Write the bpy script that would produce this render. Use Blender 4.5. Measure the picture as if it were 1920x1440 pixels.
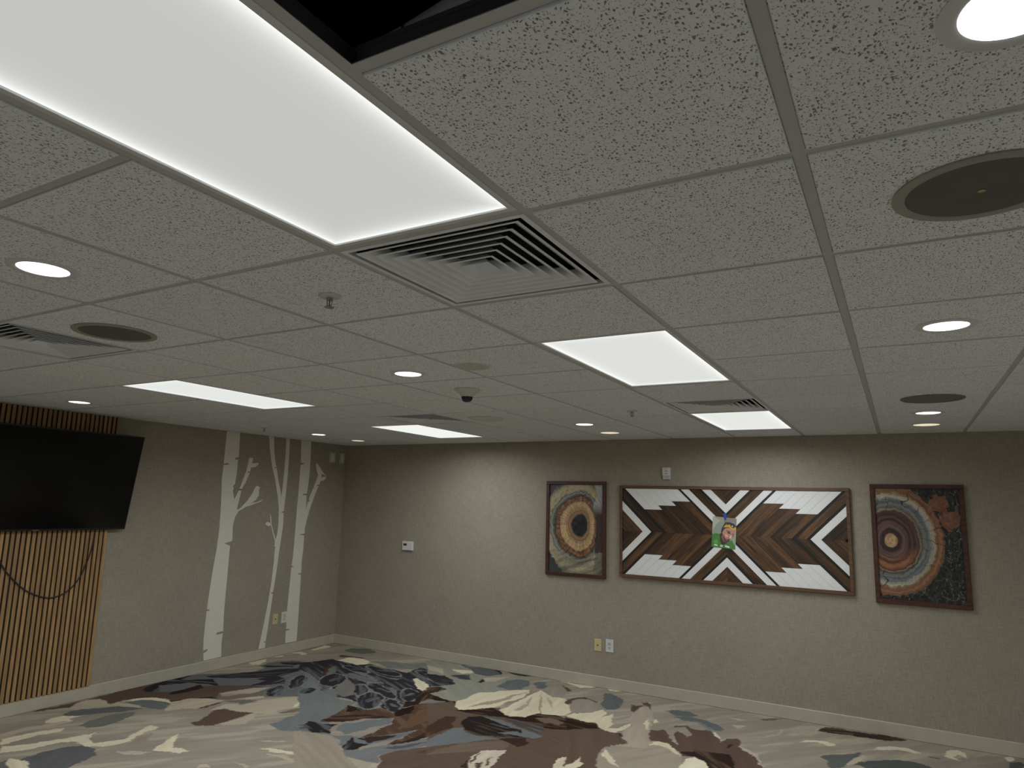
import bpy, bmesh, math, random
import numpy as np
from mathutils import Vector, Matrix

random.seed(7)
for o in list(bpy.data.objects):
    bpy.data.objects.remove(o, do_unlink=True)
SC = bpy.context.scene
COL = SC.collection

# ---------------------------------------------------------------- camera
T = 0.6096                      # ceiling module, two feet
H = 2.4723                      # underside of the ceiling grid
XL, YB = -4.9111, 5.4442        # left wall, back wall
XR, YF = 3.96, -3.96            # right wall and the wall behind the camera
cam_d = bpy.data.cameras.new('camera')
cam = bpy.data.objects.new('camera', cam_d)
COL.objects.link(cam)
CAMR, CAMU, CAMF = ((0.865504, 0.50013, 0.027793), (0.056606, -0.152789, 0.986636), (-0.497693, 0.852364, 0.16055))
cam.matrix_world = Matrix(((CAMR[0], CAMU[0], -CAMF[0], 1.3414), (CAMR[1], CAMU[1], -CAMF[1], -1.3668),
                           (CAMR[2], CAMU[2], -CAMF[2], 1.7848), (0, 0, 0, 1)))
cam_d.sensor_fit = 'HORIZONTAL'
cam_d.sensor_width = 36.0
cam_d.lens = 1292.03 / 1920 * 36
cam_d.shift_x = 26.04 / 1920
cam_d.shift_y = 12.96 / 1920
cam_d.clip_start = 0.02
SC.camera = cam

# ---------------------------------------------------------------- world, exposure
w = bpy.data.worlds.new('World')
SC.world = w
w.use_nodes = True
w.node_tree.nodes['Background'].inputs[0].default_value = (0, 0, 0, 1)
w.node_tree.nodes['Background'].inputs[1].default_value = 0.0
SC.view_settings.view_transform = 'Standard'
SC.view_settings.look = 'None'
SC.view_settings.exposure = 0.0
SC.view_settings.gamma = 1.0
SC.view_settings.use_curve_mapping = False

PANEL_WATT = 17.5
DOWN_WATT = 3.0
WARM_WATT = 0.7
K = 2.5                         # display tone -> surface colour


def lin(c):
    return tuple(((v / 255) / 12.92 if v / 255 <= 0.04045 else ((v / 255 + 0.055) / 1.055) ** 2.4) for v in c)


def alb(c, k=None):
    k = K if k is None else k
    return tuple(min(0.9, v * k) for v in lin(c))


# ---------------------------------------------------------------- materials
class NT:
    def __init__(s, name):
        s.m = bpy.data.materials.new(name)
        s.m.use_nodes = True
        s.t = s.m.node_tree
        s.b = s.t.nodes['Principled BSDF']

    def n(s, typ, **kw):
        nd = s.t.nodes.new(typ)
        for k, v in kw.items():
            if k.startswith('_'):
                setattr(nd, k[1:], v)
            else:
                key = int(k[1:]) if k[0] == 'i' and k[1:].isdigit() else k
                nd.inputs[key].default_value = v
        return nd

    def l(s, a, b):
        s.t.links.new(a, b)

    def math(s, op, a, b=None, c=None):
        nd = s.t.nodes.new('ShaderNodeMath')
        nd.operation = op
        for i, v in enumerate((a, b, c)):
            if v is None:
                continue
            if isinstance(v, (int, float)):
                nd.inputs[i].default_value = v
            else:
                s.l(v, nd.inputs[i])
        return nd.outputs[0]

    def mix(s, f, a, b, mode='MIX'):
        nd = s.t.nodes.new('ShaderNodeMix')
        nd.data_type = 'RGBA'
        nd.blend_type = mode
        for i, v in ((0, f), (6, a), (7, b)):
            if isinstance(v, (int, float)):
                nd.inputs[i].default_value = v
            elif isinstance(v, tuple):
                nd.inputs[i].default_value = v if len(v) == 4 else (*v, 1)
            else:
                s.l(v, nd.inputs[i])
        return nd.outputs[2]

    def ramp(s, f, stops):
        nd = s.t.nodes.new('ShaderNodeValToRGB')
        el = nd.color_ramp.elements
        while len(el) < len(stops):
            el.new(0.5)
        for e, (p, c) in zip(el, stops):
            e.position = p
            e.color = (c, c, c, 1) if isinstance(c, (int, float)) else (*c, 1)
        s.l(f, nd.inputs[0])
        return nd.outputs[0]

    def objc(s):
        return s.n('ShaderNodeTexCoord').outputs['Object']

    def mapping(s, v, scale=(1, 1, 1), rot=(0, 0, 0), loc=(0, 0, 0)):
        nd = s.n('ShaderNodeMapping')
        nd.inputs['Scale'].default_value = scale
        nd.inputs['Rotation'].default_value = rot
        nd.inputs['Location'].default_value = loc
        s.l(v, nd.inputs['Vector'])
        return nd.outputs[0]

    def noise(s, v, scale, detail=3.0, rough=0.55, dist=0.0):
        nd = s.n('ShaderNodeTexNoise')
        nd.inputs['Scale'].default_value = scale
        nd.inputs['Detail'].default_value = detail
        nd.inputs['Roughness'].default_value = rough
        nd.inputs['Distortion'].default_value = dist
        s.l(v, nd.inputs['Vector'])
        return nd.outputs[0]

    def bump(s, h, strength=0.3, dist=0.002):
        nd = s.n('ShaderNodeBump')
        nd.inputs['Strength'].default_value = strength
        nd.inputs['Distance'].default_value = dist
        s.l(h, nd.inputs['Height'])
        s.l(nd.outputs[0], s.b.inputs['Normal'])


def plain(name, col, rough=0.5, metal=0.0, spec=0.5, var=0.06):
    """one paint or plastic: a colour with a faint cloudy variation"""
    t = NT(name)
    n = t.noise(t.objc(), 9.0, 4)
    t.l(t.mix(1.0, (*col, 1), t.ramp(n, [(0.25, 1 - var), (0.75, 1 + var)]), 'MULTIPLY'), t.b.inputs['Base Color'])
    t.b.inputs['Roughness'].default_value = rough
    t.b.inputs['Metallic'].default_value = metal
    t.b.inputs['Specular IOR Level'].default_value = spec
    return t.m


def make_tile_mat(name, stain=None):
    t = NT(name)
    oc = t.objc()
    inf = t.n('ShaderNodeObjectInfo')
    off = t.n('ShaderNodeVectorMath', _operation='SCALE')
    off.inputs[0].default_value = (37.1, 91.7, 13.3)
    t.l(inf.outputs['Random'], off.inputs['Scale'])
    add = t.n('ShaderNodeVectorMath', _operation='ADD')
    t.l(oc, add.inputs[0]); t.l(off.outputs[0], add.inputs[1])
    p = add.outputs[0]
    # irregular short flecks: voronoi cells, warped, each with its own radius
    wn = t.n('ShaderNodeTexNoise'); wn.inputs['Scale'].default_value = 85; wn.inputs['Detail'].default_value = 2
    t.l(p, wn.inputs['Vector'])
    ws = t.n('ShaderNodeVectorMath', _operation='SCALE'); ws.inputs['Scale'].default_value = 0.013
    t.l(wn.outputs[1], ws.inputs[0])
    wa = t.n('ShaderNodeVectorMath', _operation='ADD')
    t.l(p, wa.inputs[0]); t.l(ws.outputs[0], wa.inputs[1])
    dens = t.noise(p, 22, 2)
    flecks = []
    for sc, th, lo in ((145, 0.35, 0.30), (225, 0.36, 0.35)):
        v = t.n('ShaderNodeTexVoronoi', _voronoi_dimensions='2D'); v.inputs['Scale'].default_value = sc
        t.l(t.mapping(wa.outputs[0], (1.0, 0.62, 1)), v.inputs['Vector'])
        sep = t.n('ShaderNodeSeparateColor'); t.l(v.outputs['Color'], sep.inputs[0])
        r = t.math('MULTIPLY', t.math('MULTIPLY_ADD', sep.outputs[0], th * 0.72, th * 0.28), t.math('MULTIPLY_ADD', dens, 0.7, 0.55))
        d = t.math('SUBTRACT', r, v.outputs['Distance'])
        on = t.math('GREATER_THAN', sep.outputs[1], lo)
        f = t.math('MULTIPLY', on, t.ramp(t.math('MULTIPLY_ADD', d, 4.0, 0.5), [(0.46, 0.0), (0.62, 1.0)]))
        flecks.append(f)
    fl = t.math('MAXIMUM', flecks[0], t.math('MULTIPLY', flecks[1], 0.6))
    geo = t.n('ShaderNodeNewGeometry')
    gs = t.n('ShaderNodeSeparateXYZ'); t.l(geo.outputs['True Normal'], gs.inputs[0])
    fl = t.math('MULTIPLY', fl, t.math('GREATER_THAN', t.math('ABSOLUTE', gs.outputs[2]), 0.9))
    base = t.mix(t.noise(p, 30, 4), (0.75, 0.78, 0.825, 1), (0.83, 0.86, 0.905, 1))
    tint = t.ramp(inf.outputs['Random'], [(0.0, 0.965), (1.0, 1.02)])
    base = t.mix(1.0, base, tint, 'MULTIPLY')
    if stain:
        sep = t.n('ShaderNodeSeparateXYZ'); t.l(oc, sep.inputs[0])
        dx = t.math('SUBTRACT', sep.outputs[0], stain[0]); dy = t.math('SUBTRACT', sep.outputs[1], stain[1])
        rr = t.math('SQRT', t.math('ADD', t.math('MULTIPLY', dx, dx), t.math('MULTIPLY', dy, dy)))
        rr = t.math('ADD', rr, t.math('MULTIPLY', t.math('SUBTRACT', t.noise(oc, 30, 3), 0.5), 0.06))
        m = t.ramp(t.math('DIVIDE', rr, stain[2]), [(0.72, 0.55), (1.0, 0.0)])
        base = t.mix(m, base, (0.42, 0.33, 0.23, 1))
    col = t.mix(fl, base, (0.22, 0.225, 0.23, 1))
    t.l(col, t.b.inputs['Base Color'])
    t.b.inputs['Roughness'].default_value = 0.95
    t.b.inputs['Specular IOR Level'].default_value = 0.15
    h = t.math('SUBTRACT', t.math('MULTIPLY', t.noise(p, 260, 2), 0.25), fl)
    t.bump(h, 0.35, 0.002)
    return t.m


def make_wall_mat():
    t = NT('woven_wallcovering')
    oc = t.objc()
    sep = t.n('ShaderNodeSeparateXYZ'); t.l(oc, sep.inputs[0])
    cmb = t.n('ShaderNodeCombineXYZ')
    t.l(t.math('ADD', sep.outputs[0], sep.outputs[1]), cmb.inputs[0]); t.l(sep.outputs[2], cmb.inputs[1])
    p = cmb.outputs[0]
    warp = t.noise(t.mapping(p, (55, 500, 1)), 1.0, 3, 0.65)      # horizontal threads
    weft = t.noise(t.mapping(p, (500, 42, 1)), 1.0, 3, 0.65)      # vertical threads
    slub = t.noise(t.mapping(p, (14, 120, 1)), 1.0, 3, 0.6)
    slub2 = t.noise(t.mapping(p, (130, 11, 1)), 1.0, 3, 0.6)
    cloud = t.noise(p, 2.2, 3)
    s = t.math('ADD', t.math('MULTIPLY', warp, 0.20), t.math('MULTIPLY', weft, 0.20))
    s = t.math('ADD', s, t.math('ADD', t.math('MULTIPLY', slub, 0.33), t.math('MULTIPLY', slub2, 0.33)))
    s = t.math('ADD', s, t.math('MULTIPLY', cloud, 0.12))
    base = alb((103, 97, 86))
    lo = tuple(v * 0.62 for v in base); hi = tuple(v * 1.32 for v in base)
    t.l(t.ramp(s, [(0.36, lo), (0.58, base), (0.78, hi)]), t.b.inputs['Base Color'])
    t.b.inputs['Roughness'].default_value = 0.9
    t.b.inputs['Specular IOR Level'].default_value = 0.2
    t.bump(s, 0.25, 0.002)
    return t.m


def make_attr_mat(name, rough=0.95, spec=0.1, fibre=True):
    t = NT(name)
    a = t.n('ShaderNodeAttribute', _attribute_name='Col')
    oc = t.objc()
    if fibre:
        st = t.noise(t.mapping(oc, (26, 90, 1), (0, 0, 0.5)), 1.0, 5, 0.65)
        fi = t.noise(oc, 420, 2)
        m = t.ramp(t.math('ADD', t.math('MULTIPLY', st, 0.6), t.math('MULTIPLY', fi, 0.4)), [(0.3, 0.90), (0.7, 1.09)])
        t.l(t.mix(1.0, a.outputs['Color'], m, 'MULTIPLY'), t.b.inputs['Base Color'])
        t.bump(fi, 0.4, 0.003)
    else:
        fi = t.noise(oc, 60, 4)
        t.l(t.mix(1.0, a.outputs['Color'], t.ramp(fi, [(0.3, 0.9), (0.7, 1.1)]), 'MULTIPLY'), t.b.inputs['Base Color'])
    t.b.inputs['Roughness'].default_value = rough
    t.b.inputs['Specular IOR Level'].default_value = spec
    return t.m


def make_wood(name, dark, light, axis_rot=(0, 0, 0), rough=0.55, ring=60.0, per_object=(0.62, 1.5)):
    """long grain along local X after the given rotation"""
    t = NT(name)
    oc = t.objc()
    inf = t.n('ShaderNodeObjectInfo')
    off = t.n('ShaderNodeVectorMath', _operation='SCALE')
    off.inputs[0].default_value = (11.3, 7.7, 3.1)
    t.l(inf.outputs['Random'], off.inputs['Scale'])
    add = t.n('ShaderNodeVectorMath', _operation='ADD')
    t.l(oc, add.inputs[0]); t.l(off.outputs[0], add.inputs[1])
    p = t.mapping(add.outputs[0], (1, 1, 1), axis_rot)
    g = t.noise(t.mapping(p, (2.2, ring, ring)), 1.0, 5, 0.7, 0.8)
    g2 = t.noise(t.mapping(p, (7, ring * 5, ring * 5)), 1.0, 3, 0.6)
    s = t.math('ADD', t.math('MULTIPLY', g, 0.75), t.math('MULTIPLY', g2, 0.25))
    mid = tuple((a + b) / 2 for a, b in zip(dark, light))
    c = t.ramp(s, [(0.36, dark), (0.52, mid), (0.68, light)])
    if per_object:
        c = t.mix(1.0, c, t.ramp(inf.outputs['Random'], [(0.0, per_object[0]), (0.5, 1.0), (1.0, per_object[1])]), 'MULTIPLY')
    t.l(c, t.b.inputs['Base Color'])
    t.b.inputs['Roughness'].default_value = rough
    t.bump(s, 0.25, 0.001)
    return t.m


def make_glow(name, col, strength, edge=None):
    """a lit lens; edge = (half x, half y, extra, falloff) for an edge lit panel"""
    t = NT(name)
    out = t.t.nodes['Material Output']
    em = t.n('ShaderNodeEmission')
    em.inputs['Color'].default_value = (*col, 1)
    em.inputs['Strength'].default_value = strength
    if edge:
        hx, hy, ex, fo = edge
        sep = t.n('ShaderNodeSeparateXYZ'); t.l(t.objc(), sep.inputs[0])
        d = t.math('MINIMUM', t.math('SUBTRACT', hx, t.math('ABSOLUTE', sep.outputs[0])),
                   t.math('SUBTRACT', hy, t.math('ABSOLUTE', sep.outputs[1])))
        g = t.math('POWER', 2.718, t.math('MULTIPLY', d, -1.0 / fo))
        t.l(t.math('MULTIPLY_ADD', g, ex, strength), em.inputs['Strength'])
    t.l(em.outputs[0], out.inputs['Surface'])
    return t.m


M = {}
M['tile'] = make_tile_mat('fissured_tile')
M['tile_stain'] = make_tile_mat('fissured_tile_stained', (-0.222, 0.024, 0.115))
M['tee'] = plain('painted_tee', (0.47, 0.475, 0.475), 0.5)
M['tee_web'] = plain('shaded_steel', (0.07, 0.075, 0.08), 0.5, 0.3)  # steel coloured near black, the shade above the ceiling put into the colour
M['deck'] = plain('dark_deck', (0.015, 0.017, 0.017), 0.9)
M['duct'] = plain('grey_duct_jacket', (0.55, 0.55, 0.57), 0.45)
M['wall'] = make_wall_mat()
M['paint'] = plain('pale_bounce_paint', (0.66, 0.66, 0.64), 0.8)  # for the unseen walls, made pale to bounce light onto the ceiling
M['base'] = plain('vinyl_base', alb((122, 117, 104)), 0.45)
M['carpet'] = make_attr_mat('printed_carpet')
M['fixture'] = plain('fixture_white', (0.62, 0.63, 0.64), 0.4)
M['louver'] = plain('louver_white', (0.72, 0.75, 0.80), 0.4)
M['black'] = plain('backing_black', (0.012, 0.013, 0.016), 0.8)
M['spk_ring'] = plain('speaker_ring', (0.30, 0.295, 0.265), 0.5)
M['spk_grille'] = plain('speaker_grille', (0.105, 0.102, 0.09), 0.7)
M['spk_pale'] = plain('speaker_pale', (0.60, 0.57, 0.54), 0.7)
M['spk_brown'] = plain('speaker_brown', (0.17, 0.15, 0.13), 0.7)
M['brass'] = plain('brass', (0.55, 0.42, 0.2), 0.35, 0.8)
M['white'] = plain('white_plastic', (0.68, 0.68, 0.66), 0.4)
M['white_warm'] = plain('off_white_plastic', (0.55, 0.545, 0.52), 0.45)
M['ivory'] = plain('ivory_plastic', (0.62, 0.52, 0.27), 0.4)
M['dark'] = plain('dark_plastic', (0.02, 0.02, 0.02), 0.4)
M['navy'] = plain('navy_dome', (0.006, 0.008, 0.035), 0.25)
M['chrome'] = plain('chrome', (0.35, 0.36, 0.37), 0.3, 0.9)
M['vinyl'] = plain('white_vinyl_decal', alb((150, 147, 138)), 0.5, var=0.03)
M['slat'] = make_wood('oak_slat', alb((84, 62, 38), 2.6), alb((126, 99, 64), 2.6), (0, math.radians(90), 0), 0.6, 55, (0.85, 1.12))
M['felt'] = plain('black_felt', (0.012, 0.012, 0.012), 0.95)
M['tv_body'] = plain('tv_black', (0.008, 0.008, 0.009), 0.35)
M['screen'] = plain('tv_screen', (0.003, 0.0033, 0.0036), 0.14, spec=0.22)
M['cable'] = plain('cable_black', (0.012, 0.012, 0.012), 0.5)
M['frame_red'] = make_wood('mahogany_frame', alb((36, 17, 12), 2.2), alb((62, 34, 26), 2.2), (0, 0, 0), 0.45, 40, None)
M['frame_brown'] = make_wood('walnut_frame', alb((48, 33, 22), 2.2), alb((84, 60, 40), 2.2), (0, 0, 0), 0.5, 50, None)
M['board_ne'] = make_wood('stained_board_rising', alb((20, 13, 8), 1.35), alb((94, 65, 38), 1.4), (0, math.radians(45), 0), 0.5, 30, (0.45, 1.5))
M['board_se'] = make_wood('stained_board_falling', alb((20, 13, 8), 1.35), alb((94, 65, 38), 1.4), (0, math.radians(-45), 0), 0.5, 30, (0.45, 1.5))
M['board_black'] = plain('black_strip', (0.012, 0.011, 0.010), 0.5)
M['board_white'] = plain('white_board', (0.84, 0.84, 0.82), 0.5, var=0.04)
M['print'] = make_attr_mat('printed_art', 0.35, 0.4, False)
M['photo'] = make_attr_mat('photo_paper', 0.35, 0.4, False)
M['tape'] = plain('blue_tape', alb((34, 66, 128), 1.6), 0.6)
M['glow_down'] = make_glow('downlight_lens', (1.0, 0.95, 1.0), 3.5)
M['glow_warm'] = make_glow('warm_lens', (1.0, 0.86, 0.62), 0.86)


# ---------------------------------------------------------------- mesh helpers
class MB:
    def __init__(s):
        s.v = []; s.f = []

    def add(s, vs, fs):
        o = len(s.v)
        s.v += [tuple(p) for p in vs]
        s.f += [tuple(i + o for i in f) for f in fs]
        return s

    def box(s, x0, x1, y0, y1, z0, z1):
        return s.add([(x0, y0, z0), (x1, y0, z0), (x1, y1, z0), (x0, y1, z0), (x0, y0, z1), (x1, y0, z1), (x1, y1, z1), (x0, y1, z1)],
                     [(0, 3, 2, 1), (4, 5, 6, 7), (0, 1, 5, 4), (1, 2, 6, 5), (2, 3, 7, 6), (3, 0, 4, 7)])

    def bbox(s, x0, x1, y0, y1, z0, z1, b, ax):
        """box whose face towards +ax or -ax (0 x, 1 y, 2 z; sign in ax) is chamfered by b"""
        lo = [x0, y0, z0]; hi = [x1, y1, z1]
        a, sg = abs(ax) - 1, (1 if ax > 0 else -1)
        u, v = [i for i in range(3) if i != a]
        base = lo[a] if sg > 0 else hi[a]
        top = hi[a] if sg > 0 else lo[a]
        rings = []
        for lvl, ins in ((base, 0), (top - sg * b, 0), (top, b)):
            r = []
            for su, sv in ((0, 0), (1, 0), (1, 1), (0, 1)):
                p = [0, 0, 0]
                p[a] = lvl
                p[u] = (hi[u] - ins) if su else (lo[u] + ins)
                p[v] = (hi[v] - ins) if sv else (lo[v] + ins)
                r.append(tuple(p))
            rings.append(r)
        vs = sum(rings, [])
        fs = [(0, 1, 2, 3), (8, 9, 10, 11)]
        for k in range(2):
            for i in range(4):
                j = (i + 1) % 4
                fs.append((4 * k + i, 4 * k + j, 4 * k + 4 + j, 4 * k + 4 + i))
        return s.add(vs, fs)

    def lathe(s, prof, n=40, cx=0, cy=0, cap=True):
        vs = []; fs = []
        for r, z in prof:
            for i in range(n):
                a = 2 * math.pi * i / n
                vs.append((cx + r * math.cos(a), cy + r * math.sin(a), z))
        for k in range(len(prof) - 1):
            for i in range(n):
                j = (i + 1) % n
                fs.append((k * n + i, k * n + j, (k + 1) * n + j, (k + 1) * n + i))
        if cap:
            fs.append(tuple(range(n))[::-1]); fs.append(tuple((len(prof) - 1) * n + i for i in range(n)))
        return s.add(vs, fs)

    def tube(s, pts, r, n=8):
        pts = [Vector(p) for p in pts]
        vs = []; fs = []
        for i, p in enumerate(pts):
            d = (pts[min(i + 1, len(pts) - 1)] - pts[max(i - 1, 0)]).normalized()
            a = d.cross(Vector((0.13, 0.31, 0.94))).normalized(); b = d.cross(a)
            rr = r[i] if isinstance(r, (list, tuple)) else r
            for k in range(n):
                t = 2 * math.pi * k / n
                vs.append(p + (a * math.cos(t) + b * math.sin(t)) * rr)
        for i in range(len(pts) - 1):
            for k in range(n):
                j = (k + 1) % n
                fs.append((i * n + k, i * n + j, (i + 1) * n + j, (i + 1) * n + k))
        fs.append(tuple(range(n))); fs.append(tuple((len(pts) - 1) * n + k for k in range(n)))
        return s.add(vs, fs)

    def prism(s, pts, to3, h):
        """outline (2-D) -> plate; to3(p, depth) places it, depth 0..h"""
        n = len(pts)
        from mathutils.geometry import tessellate_polygon
        tri = tessellate_polygon([[Vector((a, b, 0)) for a, b in pts]])
        vs = [to3(p, 0) for p in pts] + [to3(p, h) for p in pts]
        fs = [tuple(t) for t in tri] + [tuple(i + n for i in t) for t in tri]
        fs += [(i, (i + 1) % n, n + (i + 1) % n, n + i) for i in range(n)]
        return s.add(vs, fs)

    def mesh(s, name, mat, smooth=False):
        me = bpy.data.meshes.new(name)
        me.from_pydata([tuple(p) for p in s.v], [], s.f)
        me.validate()
        bm = bmesh.new(); bm.from_mesh(me)
        bmesh.ops.recalc_face_normals(bm, faces=bm.faces[:])
        bm.to_mesh(me); bm.free()
        me.materials.append(mat)
        if smooth:
            me.polygons.foreach_set('use_smooth', [True] * len(me.polygons))
            me.set_sharp_from_angle(angle=math.radians(40))
        return me

    def build(s, name, mat, parent=None, smooth=False, loc=(0, 0, 0)):
        return link(name, s.mesh(name, mat, smooth), parent, loc)


def link(name, me, parent=None, loc=(0, 0, 0)):
    o = bpy.data.objects.new(name, me)
    o.location = loc
    COL.objects.link(o)
    if parent is not None:
        o.parent = parent
    return o


def empty(name, loc=(0, 0, 0)):
    o = bpy.data.objects.new(name, None)
    o.location = loc
    o.empty_display_size = 0.05
    COL.objects.link(o)
    return o


def tag(o, label=None, cat=None, group=None, kind=None):
    if label: o['label'] = label
    if cat: o['category'] = cat
    if group: o['group'] = group
    if kind: o['kind'] = kind
    return o


def dup(root, loc):
    r = root.copy(); COL.objects.link(r); r.location = loc
    for ch in list(root.children):
        c = ch.copy(); COL.objects.link(c); c.parent = r
        for g in list(ch.children):
            d = g.copy(); COL.objects.link(d); d.parent = c
    return r


# ---------------------------------------------------------------- painting flat prints (carpet, pictures) onto vertex colours
def vnoise(x, y, seed, octs=3):
    """value noise, numpy"""
    rng = np.random.RandomState(seed)
    tab = rng.rand(256, 256)
    tot = np.zeros_like(x); amp = 1.0; nrm = 0
    for k in range(octs):
        xi = np.floor(x).astype(int); yi = np.floor(y).astype(int)
        fx = x - xi; fy = y - yi
        fx = fx * fx * (3 - 2 * fx); fy = fy * fy * (3 - 2 * fy)
        g = lambda a, b: tab[a & 255, b & 255]
        v = (g(xi, yi) * (1 - fx) + g(xi + 1, yi) * fx) * (1 - fy) + (g(xi, yi + 1) * (1 - fx) + g(xi + 1, yi + 1) * fx) * fy
        tot += v * amp; nrm += amp
        x = x * 2.03 + 17.1; y = y * 2.03 + 5.7; amp *= 0.5
    return tot / nrm


def inpoly(X, Y, pts):
    res = np.zeros(X.shape, bool)
    n = len(pts)
    for i in range(n):
        x0, y0 = pts[i]; x1, y1 = pts[(i + 1) % n]
        if y0 == y1:
            continue
        c = (Y > y0) != (Y > y1)
        res ^= c & (X < (x1 - x0) * (Y - y0) / (y1 - y0) + x0)
    return res


def grid_mesh(name, P, rgb, mat):
    """P (ny,nx,3) points, rgb (ny,nx,3) linear colours"""
    ny, nx = P.shape[:2]
    me = bpy.data.meshes.new(name)
    idx = np.arange(ny * nx).reshape(ny, nx)
    q = np.stack([idx[:-1, :-1], idx[:-1, 1:], idx[1:, 1:], idx[1:, :-1]], -1).reshape(-1, 4)
    me.vertices.add(ny * nx)
    me.vertices.foreach_set('co', P.reshape(-1).astype(np.float32))
    me.loops.add(q.size)
    me.loops.foreach_set('vertex_index', q.reshape(-1).astype(np.int32))
    me.polygons.add(len(q))
    me.polygons.foreach_set('loop_start', np.arange(0, q.size, 4, dtype=np.int32))
    me.update(calc_edges=True)
    a = me.color_attributes.new('Col', 'FLOAT_COLOR', 'POINT')
    c = np.ones((ny * nx, 4), np.float32); c[:, :3] = rgb.reshape(-1, 3)
    a.data.foreach_set('color', c.reshape(-1))
    me.materials.append(mat)
    return me


PAL = [(70,57,49),(30,27,28),(142,134,118),(156,150,131),(80,85,83),(76,77,79),(92,94,88),(74,75,77),(78,78,80),(118,110,98),(80,82,84),(34,24,19),(36,34,38),(134,126,115),(92,81,72),(86,83,77),(90,82,73),(94,99,102),(100,104,102),(100,102,97),(96,101,100),(90,92,88),(62,40,34),(82,83,83),(94,97,96),(97,95,91),(90,92,92),(70,69,71),(92,92,90),(98,101,101),(84,85,86),(68,68,71),(104,104,102),(100,100,98),(52,50,55),(100,102,98),(95,96,94),(104,106,104),(34,32,36),(62,62,66),(80,83,80),(118,118,107),(102,104,101),(64,48,38),(28,19,15),(30,21,17),(82,62,48),(40,28,22),(40,29,24),(46,34,28),(102,105,105),(70,68,70),(78,65,55),(66,55,48),(122,115,102),(112,113,104),(72,75,77),(42,40,42),(52,53,56),(86,92,92),(126,119,104),(128,121,106),(134,127,111),(118,114,105),(60,56,56),(90,76,64),(30,25,23),(70,70,74),(90,78,68),(45,34,28),(46,36,30),(152,144,130),(70,58,49),(54,40,32),(82,88,88),(134,127,115),(126,119,107),(82,88,90),(104,109,108),(74,60,53),(36,27,23),(164,160,141),(86,81,73),(46,37,32),(74,77,75),(70,73,71),(156,151,133),(64,68,66),(66,69,67)]
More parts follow.
